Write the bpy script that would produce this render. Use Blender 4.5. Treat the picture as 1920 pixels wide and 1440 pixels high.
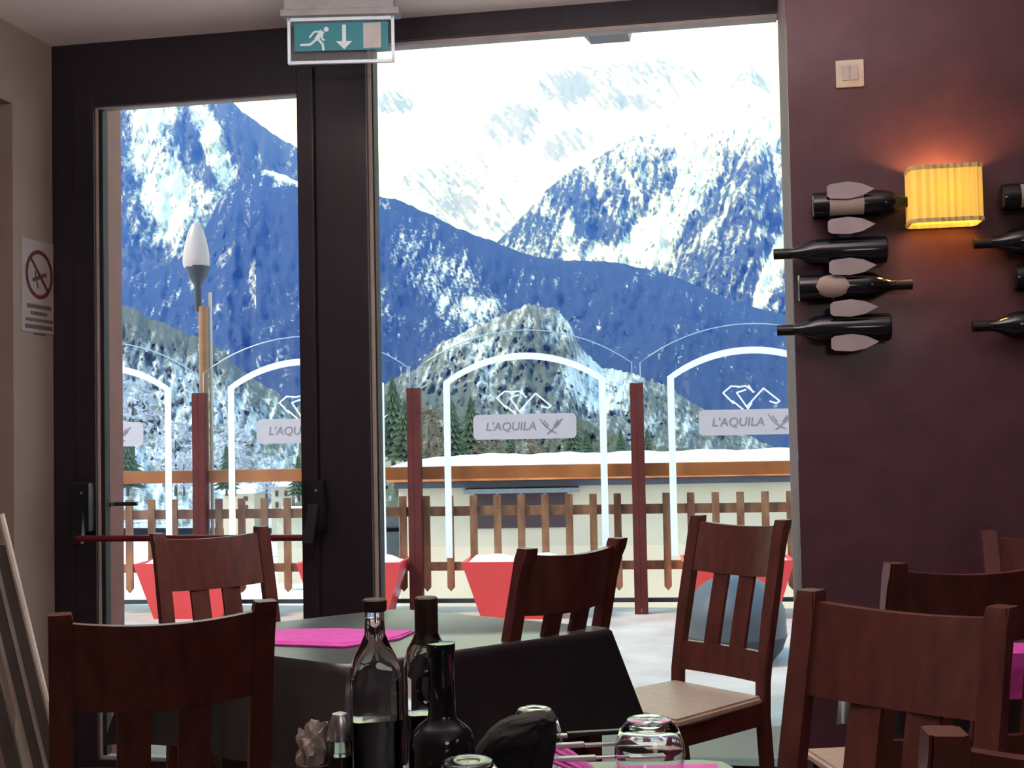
import bpy, bmesh, math, random
from mathutils import Vector, Matrix, noise
random.seed(7)
for o in list(bpy.data.objects): bpy.data.objects.remove(o)
S = bpy.context.scene
COL = S.collection

# ------------------------------------------------------------ camera
F = 2300.0
EYE = Vector((0, 0, 1.29))
PITCH = math.atan((805 - 720) / F)
ROLL = 0.0195
fwd = Vector((0, math.cos(PITCH), math.sin(PITCH)))
r0 = Vector((1, 0, 0)); u0 = r0.cross(fwd)
cr = (r0 * math.cos(ROLL) - u0 * math.sin(ROLL)).normalized()
cu = (u0 * math.cos(ROLL) + r0 * math.sin(ROLL)).normalized()
cam = bpy.data.cameras.new('camera'); cam_o = bpy.data.objects.new('camera', cam); COL.objects.link(cam_o)
m = Matrix((cr, cu, -fwd)).transposed().to_4x4(); m.translation = EYE
cam_o.matrix_world = m
cam.sensor_width = 36; cam.lens = F / 1920 * 36; cam.clip_end = 40000; cam.clip_start = 0.05
S.camera = cam_o

# ------------------------------------------------------------ view
S.view_settings.view_transform = 'Standard'; S.view_settings.look = 'None'
S.view_settings.exposure = 0.0; S.view_settings.gamma = 1.0
S.view_settings.use_curve_mapping = False
S.cycles.use_denoising = True
S.cycles.max_bounces = 8; S.cycles.diffuse_bounces = 4; S.cycles.glossy_bounces = 3
S.cycles.transmission_bounces = 8; S.cycles.transparent_max_bounces = 16
S.cycles.sample_clamp_indirect = 6.0
S.cycles.caustics_reflective = False; S.cycles.caustics_refractive = False

# ------------------------------------------------------------ world: bright hazy horizon, blue above
W = bpy.data.worlds.new('world'); S.world = W; W.use_nodes = True
nt = W.node_tree; nt.nodes.clear()
tc = nt.nodes.new('ShaderNodeTexCoord'); sep = nt.nodes.new('ShaderNodeSeparateXYZ')
rmp = nt.nodes.new('ShaderNodeValToRGB'); bg = nt.nodes.new('ShaderNodeBackground'); out = nt.nodes.new('ShaderNodeOutputWorld')
nt.links.new(tc.outputs['Generated'], sep.inputs[0]); nt.links.new(sep.outputs['Z'], rmp.inputs[0])
nt.links.new(rmp.outputs[0], bg.inputs[0]); nt.links.new(bg.outputs[0], out.inputs[0])
e = rmp.color_ramp.elements
e[0].position = 0.0; e[0].color = (0.84, 0.93, 1.2, 1)
e[1].position = 1.0; e[1].color = (0.16, 0.42, 1.0, 1)
for p, c in ((0.34, (0.84, 0.93, 1.2, 1)), (0.5, (0.38, 0.66, 1.0, 1))):
    k = e.new(p); k.color = c
bg.inputs[1].default_value = 2.5

# ------------------------------------------------------------ sun (high, from the left beyond the valley)
def light(name, kind, loc, rot, energy, color, **kw):
    l = bpy.data.lights.new(name, kind); l.energy = energy; l.color = color
    for a, b in kw.items(): setattr(l, a, b)
    o = bpy.data.objects.new(name, l); COL.objects.link(o); o.location = loc; o.rotation_euler = rot
    return o
sd = Vector((0.75, 0.28, -0.85)).normalized()      # direction the light travels
sun = light('sun', 'SUN', (0, 0, 50), (0, 0, 0), 4.5, (1.0, 0.92, 0.80), angle=0.25)
sun.rotation_euler = sd.to_track_quat('-Z', 'Y').to_euler()
# soft warm fill lights out of view, added to brighten the room
light('room_fill_light', 'POINT', (0.8, -0.6, 1.95), (0, 0, 0), 26, (1.0, 0.88, 0.88), shadow_soft_size=.35)
light('room_fill_light', 'POINT', (2.3, 0.6, 2.0), (0, 0, 0), 10, (1.0, 0.88, 0.88), shadow_soft_size=.35)

light('ceiling_fill_light', 'AREA', (-0.2, 2.55, 2.28), (math.pi, 0, 0), 84, (1.0, 0.91, 0.90), shape='RECTANGLE', size=2.2, size_y=0.5)  # unseen upward fill, added to brighten the ceiling

# ------------------------------------------------------------ projection maths used to survey positions
def ray(px, py):
    return (fwd * F + cr * (px - 960) + cu * (720 - py)).normalized()
def at_z(px, py, z):
    d = ray(px, py); t = (z - EYE.z) / d.z
    return EYE + d * t
def at_y(px, py, y):
    d = ray(px, py); return EYE + d * (y / d.y)
def at_plane(px, py, p, n):
    d = ray(px, py); return EYE + d * ((p - EYE).dot(n) / d.dot(n))

# ------------------------------------------------------------ materials
def newmat(name):
    mt = bpy.data.materials.new(name); mt.use_nodes = True
    return mt, mt.node_tree, mt.node_tree.nodes['Principled BSDF']
def mat(name, col, rough=0.5, metal=0.0, var=0.12, scale=12.0, stretch=(1, 1, 1), bump=0.0, spec=0.5, trans=0.0, ior=1.45, coat=0.0, col2=None, alpha=1.0):
    mt, t, b = newmat(name)
    tcn = t.nodes.new('ShaderNodeTexCoord'); mp = t.nodes.new('ShaderNodeMapping'); nz = t.nodes.new('ShaderNodeTexNoise')
    mp.inputs['Scale'].default_value = stretch
    nz.inputs['Scale'].default_value = scale; nz.inputs['Detail'].default_value = 4
    t.links.new(tcn.outputs['Object'], mp.inputs[0]); t.links.new(mp.outputs[0], nz.inputs['Vector'])
    cr_ = t.nodes.new('ShaderNodeValToRGB')
    c2 = col2 or tuple(min(1, c * (1 + var)) for c in col)
    c1 = tuple(c * (1 - var) for c in col)
    cr_.color_ramp.elements[0].position = 0.3; cr_.color_ramp.elements[0].color = (*c1, 1)
    cr_.color_ramp.elements[1].position = 0.7; cr_.color_ramp.elements[1].color = (*c2, 1)
    t.links.new(nz.outputs['Fac'], cr_.inputs[0]); t.links.new(cr_.outputs[0], b.inputs['Base Color'])
    b.inputs['Roughness'].default_value = rough; b.inputs['Metallic'].default_value = metal
    b.inputs['Specular IOR Level'].default_value = spec; b.inputs['IOR'].default_value = ior
    b.inputs['Transmission Weight'].default_value = trans; b.inputs['Coat Weight'].default_value = coat
    b.inputs['Coat Roughness'].default_value = 0.15
    b.inputs['Alpha'].default_value = alpha
    if bump:
        bp = t.nodes.new('ShaderNodeBump'); bp.inputs['Strength'].default_value = bump; bp.inputs['Distance'].default_value = 0.01
        t.links.new(nz.outputs['Fac'], bp.inputs['Height']); t.links.new(bp.outputs[0], b.inputs['Normal'])
    return mt
M = {}
M['chair'] = mat('chair_wood', (0.088, 0.023, 0.018), 0.36, var=0.3, scale=6, stretch=(6, 6, 1), bump=0.05, coat=0.25)
M['seat'] = mat('woven_seat', (0.48, 0.37, 0.29), 0.45, var=0.2, scale=20, stretch=(1, 12, 1), bump=0.1)
M['frame'] = mat('frame_wood', (0.014, 0.009, 0.016), 0.48, var=0.25, scale=5, stretch=(5, 5, .6), bump=0.05, coat=0.2)
M['outer_frame'] = mat('outer_frame_paint', (0.20, 0.055, 0.045), 0.5, var=0.12, scale=8)
M['bead'] = mat('glazing_bead', (0.42, 0.34, 0.30), 0.5)
M['gasket'] = mat('rubber_gasket', (0.01, 0.01, 0.012), 0.6)
M['ceiling'] = mat('ceiling_plaster', (0.86, 0.76, 0.72), 0.85, var=0.03, scale=3)
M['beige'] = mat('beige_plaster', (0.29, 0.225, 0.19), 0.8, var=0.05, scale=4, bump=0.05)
M['niche'] = mat('shaded_niche_plaster', (0.08, 0.055, 0.045), 0.8, var=0.08, scale=4)  # plaster darkened: the shade inside the recess is in this colour
M['maroon'] = mat('maroon_plaster', (0.066, 0.024, 0.037), 0.55, var=0.18, scale=9, bump=0.25, coat=0.15)
M['reveal'] = mat('reveal_plaster', (0.24, 0.17, 0.16), 0.7)
M['floor'] = mat('floor_tile', (0.16, 0.10, 0.07), 0.35, var=0.2, scale=3)
M['black'] = mat('black_plastic', (0.008, 0.008, 0.010), 0.35)
M['cloth'] = mat('black_tablecloth', (0.005, 0.005, 0.009), 0.35, var=0.2, scale=60, bump=0.02, spec=0.5, ior=1.5, coat=1.0)
M['cloth'].node_tree.nodes['Principled BSDF'].inputs['Sheen Weight'].default_value = 1.0
M['cloth'].node_tree.nodes['Principled BSDF'].inputs['Coat Roughness'].default_value = 0.32
M['cloth'].node_tree.nodes['Principled BSDF'].inputs['Sheen Roughness'].default_value = 0.2
M['cloth_side'] = M['cloth']
M['pink'] = mat('pink_cloth', (0.66, 0.07, 0.45), 0.6, var=0.1, scale=30)
M['redbar'] = mat('dark_red_bar', (0.13, 0.01, 0.015), 0.35)
M['steel'] = mat('brushed_steel', (0.55, 0.55, 0.56), 0.3, metal=1.0)
M['whitemetal'] = mat('white_metal', (0.62, 0.60, 0.55), 0.35)
M['grey'] = mat('grey_plastic', (0.22, 0.21, 0.21), 0.55)
M['lightgrey'] = mat('light_grey_plastic', (0.36, 0.34, 0.33), 0.5)
M['slat_grey'] = mat('grey_slat', (0.12, 0.10, 0.08), 0.3)
M['switch'] = mat('cream_plastic', (0.48, 0.42, 0.34), 0.5)
M['sign_white'] = mat('sign_paper', (0.36, 0.31, 0.29), 0.6, var=0.04)
M['sign_red'] = mat('sign_dark_red', (0.10, 0.012, 0.015), 0.6)
M['ink'] = mat('ink', (0.09, 0.06, 0.06), 0.7)
M['exit_green'] = mat('exit_green', (0.008, 0.16, 0.19), 0.4, var=0.05)
M['exit_white'] = mat('exit_white', (0.50, 0.58, 0.62), 0.4, var=0.03)
M['fence'] = mat('fence_wood', (0.26, 0.10, 0.055), 0.7, var=0.3, scale=5, stretch=(3, 3, 1), bump=0.1, col2=(0.40, 0.19, 0.09), spec=0.1)
M['post'] = mat('post_paint', (0.10, 0.024, 0.020), 0.6, var=0.15, scale=6, spec=0.08)
M['handrail'] = mat('handrail_wood', (0.40, 0.11, 0.035), 0.7, var=0.3, scale=2, col2=(0.60, 0.20, 0.06), spec=0.1)
M['terrace'] = mat('terrace_paving', (0.42, 0.34, 0.27), 0.75, var=0.15, scale=2.2, bump=0.2, col2=(0.56, 0.47, 0.38))
M['snow'] = mat('snow', (0.86, 0.88, 0.92), 0.8, var=0.03, scale=5, bump=0.3)
M['pot'] = mat('red_planter_plastic', (0.66, 0.055, 0.05), 0.45, var=0.05, scale=3)
M['frost'] = mat('frosted_film', (0.75, 0.78, 0.80), 0.6, var=0.03)
M['plaque'] = mat('plaque_film', (0.42, 0.37, 0.35), 0.6, var=0.03)
M['plaque_ink'] = mat('plaque_ink', (0.20, 0.16, 0.17), 0.7)
M['house'] = mat('house_render', (0.50, 0.39, 0.24), 0.8, var=0.06, scale=1)
M['house2'] = mat('house_render_pale', (0.45, 0.38, 0.25), 0.8, var=0.06, scale=1)
M['eave_shade'] = mat('eave_shadow', (0.05, 0.045, 0.045), 0.7)  # near-black tone for the shadow below the roof edge
M['canopy'] = mat('grey_canopy', (0.12, 0.12, 0.11), 0.6)
M['housewin'] = mat('house_window', (0.06, 0.035, 0.03), 0.5, spec=0.15)
M['shade_white'] = mat('opal_shade', (0.36, 0.29, 0.23), 0.35, var=0.03)
M['lamp_metal'] = mat('dark_lamp_metal', (0.03, 0.035, 0.04), 0.5)
M['lamp_pole'] = mat('lamp_pole', (0.24, 0.10, 0.03), 0.5)
M['dome'] = mat('grey_dome', (0.06, 0.07, 0.08), 0.45, var=0.1, scale=3)
M['leafmetal'] = mat('rack_plate_metal', (0.30, 0.26, 0.28), 0.55, metal=0.0)
M['label'] = mat('bottle_label', (0.30, 0.25, 0.22), 0.7)
M['dark_glass'] = mat('dark_bottle_glass', (0.006, 0.008, 0.012), 0.08, var=0.1, spec=0.6)
M['vinegar'] = mat('dark_vinegar', (0.004, 0.002, 0.003), 0.15)
M['cork'] = mat('dark_brown_cap', (0.028, 0.012, 0.007), 0.5)
M['pouch'] = mat('black_pouch', (0.004, 0.004, 0.005), 0.8, bump=0.2, scale=30)
M['paper'] = mat('paper_napkin', (0.40, 0.35, 0.31), 0.8, var=0.1)
M['pine'] = mat('pine_needles', (0.035, 0.07, 0.035), 0.9, var=0.4, scale=1.2, col2=(0.10, 0.13, 0.06))
M['brownleaf'] = mat('larch_twigs', (0.13, 0.085, 0.05), 0.9, var=0.4, scale=1.2, col2=(0.22, 0.15, 0.08))
M['snowtree'] = mat('snowy_twigs', (0.16, 0.15, 0.14), 0.9, scale=0.9, col2=(0.7, 0.72, 0.75))
M['bark'] = mat('bark', (0.06, 0.04, 0.03), 0.9)
def glassmat(name, tint, rough=0.0, thin=True, refl=1.0):
    mt = bpy.data.materials.new(name); mt.use_nodes = True; t = mt.node_tree; t.nodes.clear()
    o = t.nodes.new('ShaderNodeOutputMaterial'); mx = t.nodes.new('ShaderNodeMixShader')
    tr = t.nodes.new('ShaderNodeBsdfTransparent'); gl = t.nodes.new('ShaderNodeBsdfGlossy'); fr = t.nodes.new('ShaderNodeFresnel')
    nz = t.nodes.new('ShaderNodeTexNoise'); nz.inputs['Scale'].default_value = 3
    rr = t.nodes.new('ShaderNodeMapRange'); rr.inputs[3].default_value = 0.0; rr.inputs[4].default_value = 0.03 + rough
    t.links.new(nz.outputs['Fac'], rr.inputs[0]); t.links.new(rr.outputs[0], gl.inputs['Roughness'])
    tr.inputs[0].default_value = (*tint, 1); fr.inputs['IOR'].default_value = 1.45
    ml = t.nodes.new('ShaderNodeMath'); ml.operation = 'MULTIPLY'; ml.inputs[1].default_value = refl
    t.links.new(fr.outputs[0], ml.inputs[0]); t.links.new(ml.outputs[0], mx.inputs[0])
    t.links.new(tr.outputs[0], mx.inputs[1]); t.links.new(gl.outputs[0], mx.inputs[2]); t.links.new(mx.outputs[0], o.inputs[0])
    return mt
M['pane'] = glassmat('window_glass', (0.97, 0.985, 0.98), refl=0.3)
M['screen_glass'] = glassmat('screen_glass', (0.94, 0.965, 0.97), refl=0.22)
M['screen_edge'] = mat('glass_edge', (0.30, 0.42, 0.45), 0.3)
M['acrylic'] = glassmat('clear_acrylic', (0.85, 0.9, 0.93))
M['acrylic_edge'] = mat('acrylic_edge', (0.60, 0.68, 0.74), 0.3)
M['clearglass'] = mat('clear_glass', (0.96, 0.97, 0.97), 0.02, trans=1.0, ior=1.45, var=0.01)
def lampshade():
    mt, t, b = newmat('pleated_yellow_shade')
    b.inputs['Base Color'].default_value = (0.75, 0.50, 0.12, 1); b.inputs['Roughness'].default_value = 0.8
    tcn = t.nodes.new('ShaderNodeTexCoord'); sx = t.nodes.new('ShaderNodeSeparateXYZ')
    # a lit fabric shade: brighter where it is closest to the bulb at its middle
    ln = t.nodes.new('ShaderNodeVectorMath'); ln.operation = 'LENGTH'
    mpn = t.nodes.new('ShaderNodeMapping'); mpn.inputs['Scale'].default_value = (9, 2, 12)
    t.links.new(tcn.outputs['Object'], mpn.inputs[0]); t.links.new(mpn.outputs[0], ln.inputs[0])
    rp = t.nodes.new('ShaderNodeValToRGB')
    rp.color_ramp.elements[0].position = 0.1; rp.color_ramp.elements[0].color = (1.0, 0.50, 0.02, 1)
    rp.color_ramp.elements[1].position = 1.0; rp.color_ramp.elements[1].color = (0.62, 0.34, 0.04, 1)
    t.links.new(ln.outputs['Value'], rp.inputs[0])
    wv = t.nodes.new('ShaderNodeTexWave'); wv.inputs['Scale'].default_value = 12.0; wv.bands_direction = 'X'
    t.links.new(tcn.outputs['Object'], wv.inputs['Vector'])
    mr = t.nodes.new('ShaderNodeMapRange'); mr.inputs[3].default_value = 0.6; mr.inputs[4].default_value = 0.9
    t.links.new(wv.outputs['Fac'], mr.inputs[0])
    t.links.new(rp.outputs[0], b.inputs['Emission Color']); t.links.new(mr.outputs[0], b.inputs['Emission Strength'])
    return mt
M['shade'] = lampshade()
M['shade_trim'] = mat('shade_trim', (0.55, 0.42, 0.18), 0.7)

def mountain_mat(name, forest, forest2, snowc, nscale, stretch=(1, .35, .45), big=1.0):
    mt, t, b = newmat(name)
    b.inputs['Roughness'].default_value = 0.95; b.inputs['Specular IOR Level'].default_value = 0.1
    tcn = t.nodes.new('ShaderNodeTexCoord'); mp = t.nodes.new('ShaderNodeMapping')
    mp.inputs['Scale'].default_value = stretch
    t.links.new(tcn.outputs['Object'], mp.inputs[0])
    n1 = t.nodes.new('ShaderNodeTexNoise'); n1.inputs['Scale'].default_value = nscale; n1.inputs['Detail'].default_value = 5; n1.inputs['Roughness'].default_value = 0.62
    n2 = t.nodes.new('ShaderNodeTexNoise'); n2.inputs['Scale'].default_value = nscale * 0.10; n2.inputs['Detail'].default_value = 3
    n3 = t.nodes.new('ShaderNodeTexNoise'); n3.inputs['Scale'].default_value = nscale * 1.6; n3.inputs['Detail'].default_value = 2
    for n in (n1, n2, n3): t.links.new(mp.outputs[0], n.inputs['Vector'])
    at = t.nodes.new('ShaderNodeAttribute'); at.attribute_name = 'snow'
    # cover = smoothstep(n1*.75 + n2*.25 + snow - 1)
    a1 = t.nodes.new('ShaderNodeMath'); a1.operation = 'MULTIPLY_ADD'; a1.inputs[1].default_value = 0.35
    t.links.new(n2.outputs['Fac'], a1.inputs[0]); 
    m1 = t.nodes.new('ShaderNodeMath'); m1.operation = 'MULTIPLY'; m1.inputs[1].default_value = 0.65
    t.links.new(n1.outputs['Fac'], m1.inputs[0]); t.links.new(m1.outputs[0], a1.inputs[2])
    ad = t.nodes.new('ShaderNodeMath'); ad.operation = 'ADD'
    t.links.new(a1.outputs[0], ad.inputs[0]); 
    sc = t.nodes.new('ShaderNodeMath'); sc.operation = 'MULTIPLY_ADD'; sc.inputs[1].default_value = 0.5; sc.inputs[2].default_value = -0.25
    t.links.new(at.outputs['Fac'], sc.inputs[0]); t.links.new(sc.outputs[0], ad.inputs[1])
    mr = t.nodes.new('ShaderNodeMapRange'); mr.interpolation_type = 'SMOOTHSTEP'
    mr.inputs[1].default_value = 0.38; mr.inputs[2].default_value = 0.70
    t.links.new(ad.outputs[0], mr.inputs[0])
    f = t.nodes.new('ShaderNodeMixRGB'); f.inputs[1].default_value = (*forest, 1); f.inputs[2].default_value = (*forest2, 1)
    t.links.new(n3.outputs['Fac'], f.inputs[0])
    mx = t.nodes.new('ShaderNodeMixRGB'); mx.inputs[2].default_value = (*snowc, 1)
    t.links.new(mr.outputs[0], mx.inputs[0]); t.links.new(f.outputs[0], mx.inputs[1]); t.links.new(mx.outputs[0], b.inputs['Base Color'])
    return mt

# ------------------------------------------------------------ mesh helpers
class MB:
    def __init__(s): s.bm = bmesh.new(); s.M = Matrix()
    def _v(s, pts): return [s.bm.verts.new(s.M @ Vector(p)) for p in pts]
    def box(s, a, b, bev=0.0):
        x0, y0, z0 = a; x1, y1, z1 = b
        v = s._v([(x0, y0, z0), (x1, y0, z0), (x1, y1, z0), (x0, y1, z0), (x0, y0, z1), (x1, y0, z1), (x1, y1, z1), (x0, y1, z1)])
        fs = [s.bm.faces.new([v[i] for i in q]) for q in ((3, 2, 1, 0), (4, 5, 6, 7), (0, 1, 5, 4), (1, 2, 6, 5), (2, 3, 7, 6), (3, 0, 4, 7))]
        if bev:
            es = list({e for f in fs for e in f.edges})
            bmesh.ops.bevel(s.bm, geom=es, offset=bev, segments=2, affect='EDGES', profile=0.7)
        return s
    def hexa(s, pts):
        v = s._v(pts)
        for q in ((3, 2, 1, 0), (4, 5, 6, 7), (0, 1, 5, 4), (1, 2, 6, 5), (2, 3, 7, 6), (3, 0, 4, 7)): s.bm.faces.new([v[i] for i in q])
        return s
    def prism(s, poly, y0, y1):      # polygon in x,z extruded along y
        a = s._v([(x, y0, z) for x, z in poly]); b = s._v([(x, y1, z) for x, z in poly]); n = len(poly)
        s.bm.faces.new(a); s.bm.faces.new(b[::-1])
        for i in range(n): s.bm.faces.new([a[i], b[i], b[(i + 1) % n], a[(i + 1) % n]])
        return s
    def strip(s, secs, cap=True):    # secs: list of closed cross sections (same count)
        rows = [s._v(q) for q in secs]; n = len(rows[0])
        for r, q in zip(rows, rows[1:]):
            for i in range(n): s.bm.faces.new([r[i], r[(i + 1) % n], q[(i + 1) % n], q[i]])
        if cap: s.bm.faces.new(rows[0][::-1]); s.bm.faces.new(rows[-1])
        return s
    def tube(s, pts, r, n=10, closed=False):
        pts = [Vector(p) for p in pts]; secs = []
        for i, p in enumerate(pts):
            d = (pts[min(i + 1, len(pts) - 1)] - pts[max(i - 1, 0)]).normalized()
            a = d.cross(Vector((0, 0, 1)) if abs(d.z) < .9 else Vector((1, 0, 0))).normalized(); b = d.cross(a)
            rr = r[i] if isinstance(r, (list, tuple)) else r
            secs.append([p + a * rr * math.cos(2 * math.pi * k / n) + b * rr * math.sin(2 * math.pi * k / n) for k in range(n)])
        return s.strip(secs)
    def lathe(s, prof, n=28, c=(0, 0, 0), square=0.0):
        secs = []
        for r, z in prof:
            ring = []
            for k in range(n):
                a = 2 * math.pi * (k + .5) / n
                q = 1.0
                if square and r > 0.02:
                    w = min(1, (r - 0.02) / 0.02) * square
                    q = 1 + w * ((1 / max(abs(math.cos(a)), abs(math.sin(a)))) * 0.86 - 1)
                ring.append((c[0] + r * q * math.cos(a), c[1] + r * q * math.sin(a), c[2] + z))
            secs.append(ring)
        return s.strip(secs)
    def build(s, name, m, parent=None, smooth=False, loc=None, rz=None, recalc=True):
        if recalc: bmesh.ops.recalc_face_normals(s.bm, faces=s.bm.faces)
        me = bpy.data.meshes.new(name); s.bm.to_mesh(me); s.bm.free()
        me.materials.append(m)
        if smooth:
            for p in me.polygons: p.use_smooth = True
            try: me.set_sharp_from_angle(angle=math.radians(40))
            except Exception: pass
        o = bpy.data.objects.new(name, me); COL.objects.link(o)
        if parent: o.parent = parent
        if loc is not None: o.location = loc
        if rz is not None: o.rotation_euler = (0, 0, rz)
        return o
def tag(o, label=None, cat=None, group=None, kind=None):
    if label: o['label'] = label
    if cat: o['category'] = cat
    if group: o['group'] = group
    if kind: o['kind'] = kind
    return o
def thing(name, label, cat, loc=(0, 0, 0), rz=0.0, group=None):
    o = bpy.data.objects.new(name, None); COL.objects.link(o); o.location = loc; o.rotation_euler = (0, 0, rz)
    o.empty_display_size = 0.05
    return tag(o, label, cat, group)
def kids(o): return [c for c in COL.objects if c.parent == o]
def copy_tree(o, parent=None):
    c = o.copy(); COL.objects.link(c)
    if parent: c.parent = parent
    for k in [q for q in bpy.data.objects if q.parent == o and q.users_collection]: copy_tree(k, c)
    return c
def struct(o): return tag(o, kind='structure')

# ------------------------------------------------------------ room: window wall frame of reference
TH = math.radians(10.0)
P0 = Vector((0, 4.5, 0)); dx = Vector((math.cos(TH), -math.sin(TH), 0)); dn = Vector((math.sin(TH), math.cos(TH), 0))   # dn points outdoors
def wall_uv(px, py, off=0.0):        # position along the window wall and height
    p = at_plane(px, py, P0 + dn * off, dn); return (p - P0).dot(dx), p.z
def U(px, py=620, off=0.0): return wall_uv(px, py, off)[0]
def Z(px, py, off=0.0): return wall_uv(px, py, off)[1]
def wpt(u, v, z): return P0 + dx * u + dn * v + Vector((0, 0, z))
CEIL = Z(320, 74)
uL = U(107); uR = U(1473, 620)
print('ceil', CEIL, 'uL', uL, 'uR', uR)
doorL, doorR, glL, glR = U(149), U(601), U(189), U(569)
mulR = U(697)
zdoor = Z(375, 146); zdg0, zdg1 = Z(220, 1420), Z(385, 192)
zw1 = Z(1080, 55); zw0 = 0.10
print('door', doorL, doorR, glL, glR, zdoor, zdg0, zdg1, zw1)

# floor, ceiling
struct(MB().box((-2.6, -4.0, -0.1), (4.2, 5.3, 0.0)).build('floor', M['floor'], loc=(0, 0, 0)))
cl = MB(); cl.box((-3.2, -8.4, CEIL), (4.0, 0.12, CEIL + 0.12)); struct(cl.build('ceiling', M['ceiling'], loc=P0, rz=-TH))
# window wall: header above the frame (ceiling meets the frame), masonry to the right behind the pier
b = MB(); b.box((-3.2, 0.0, -0.1), (uL, 0.22, CEIL)); struct(b.build('wall_front', M['beige'], loc=P0, rz=-TH))
b = MB(); b.box((uR + .012, 0.0, -0.1), (4.0, 0.22, CEIL)); struct(b.build('wall_front_right', M['beige'], loc=P0, rz=-TH))
# left return wall (runs from the frame towards the camera), then a recess
def left_local(u, v): return P0 + dx * u + dn * v
tw = 0.30
b = MB(); b.box((uL - 0.45, -tw, -0.0), (uL, 0.0, CEIL)); struct(b.build('wall_left', M['beige'], loc=P0, rz=-TH))
zrec = at_plane(14, 190, left_local(uL, -tw), dx).z
b = MB(); b.box((uL - 0.45, -2.0, zrec), (uL, -tw, CEIL)); b.box((uL - 0.45, -8.4, 0), (uL, -2.0, CEIL)); struct(b.build('wall_left_side', M['beige'], loc=P0, rz=-TH))
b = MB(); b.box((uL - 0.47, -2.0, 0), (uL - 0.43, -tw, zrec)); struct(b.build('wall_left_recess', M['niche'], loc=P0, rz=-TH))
# back and right walls behind the camera
b = MB(); b.box((-2.6, -7.2, 0), (4.0, -7.0, CEIL)); struct(b.build('wall_back', M['beige'], loc=P0, rz=-TH))
b = MB(); b.box((3.0, -7.0, 0), (3.2, 0.0, CEIL)); struct(b.build('wall_right', M['maroon'], loc=P0, rz=-TH))
# maroon pier wall with the bottles
pc = at_y(1490, 620, 3.78)
pu = (pc - P0).dot(dx); pv = (pc - P0).dot(dn)
print('pier', pu, pv)
b = MB(); b.box((pu, pv, 0), (3.0, pv + 0.04, CEIL)); struct(b.build('wall_pier', M['maroon'], loc=P0, rz=-TH))
b = MB(); b.box((pu + .001, pv + .04, 0), (pu + .08, 0.0, CEIL)); struct(b.build('wall_pier_side', M['reveal'], loc=P0, rz=-TH))
PW = P0 + dn * pv
def pier(px, py, off=0.0):
    p = at_plane(px, py, PW - dn * off, dn); q = p - P0; return q.dot(dx), p.z

# ------------------------------------------------------------ window_1: fixed frame, mullion and big pane
fr = thing('window_1', None, None, P0, -TH); struct(fr)
d0, d1 = -0.03, 0.07
b = MB(); b.box((uL, d0, 0), (doorL, d1, CEIL), .004); b.build('frame_post', M['frame'], fr)
b = MB(); b.box((doorR, d0, 0), (mulR, d1, CEIL), .004); b.build('frame_post', M['frame'], fr)
b = MB(); b.box((doorL, d0, zdoor), (doorR, d1, CEIL)); b.build('frame_head', M['frame'], fr)
b = MB(); b.box((mulR, d0, zw1), (uR + .01, d1, CEIL)); b.build('frame_head', M['frame'], fr)
b = MB(); b.box((mulR, d0, 0), (uR + .01, d1, zw0)); b.build('frame_sill', M['frame'], fr)
b = MB(); b.box((mulR, -.005, zw0), (mulR + .014, .055, zw1)); b.build('glazing_bead', M['bead'], fr)
b = MB(); b.box((mulR + .014, -.005, zw1 - .012), (uR, .055, zw1)); b.build('glazing_bead', M['bead'], fr)
b = MB(); b.box((mulR + .014, .0, zw0), (mulR + .020, .06, zw1 - .012)); b.build('gasket', M['gasket'], fr)
b = MB(); b.box((mulR, .028, zw0), (uR, .034, zw1)); b.build('window_pane', M['pane'], fr)
# outdoor jamb and head of the opening
b = MB(); b.box((doorL - .02, .07, -.05), (doorL + .055, .24, zdoor)); b.build('outer_jamb', M['outer_frame'], fr)
# ------------------------------------------------------------ door_1: glazed leaf with push bar
dr = thing('door_1', None, None, P0, -TH); struct(dr)
g = .004
b = MB(); b.box((doorL + g, -.045, .03), (glL, .02, zdoor - g), .004); b.build('door_stile', M['frame'], dr)
b = MB(); b.box((glR, -.045, .03), (doorR - g, .02, zdoor - g), .004); b.build('door_stile', M['frame'], dr)
b = MB(); b.box((glL, -.045, zdg1), (glR, .02, zdoor - g)); b.build('door_rail', M['frame'], dr)
b = MB(); b.box((glL, -.045, .03), (glR, .02, zdg0)); b.build('door_rail', M['frame'], dr)
b = MB(); b.box((glL, -.03, zdg0), (glL + .008, .01, zdg1)); b.box((glL, -.03, zdg0), (glR, .01, zdg0 + .012)); b.box((glL, -.03, zdg1 - .006), (glR, .01, zdg1)); b.build('glazing_bead', M['bead'], dr)
b = MB(); b.box((glL + .008, -.02, zdg0 + .012), (glL + .024, .02, zdg1 - .006)); b.build('gasket', M['gasket'], dr)
b = MB(); b.box((glL, -.012, zdg0), (glR, -.006, zdg1)); b.build('door_pane', M['pane'], dr)
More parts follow.
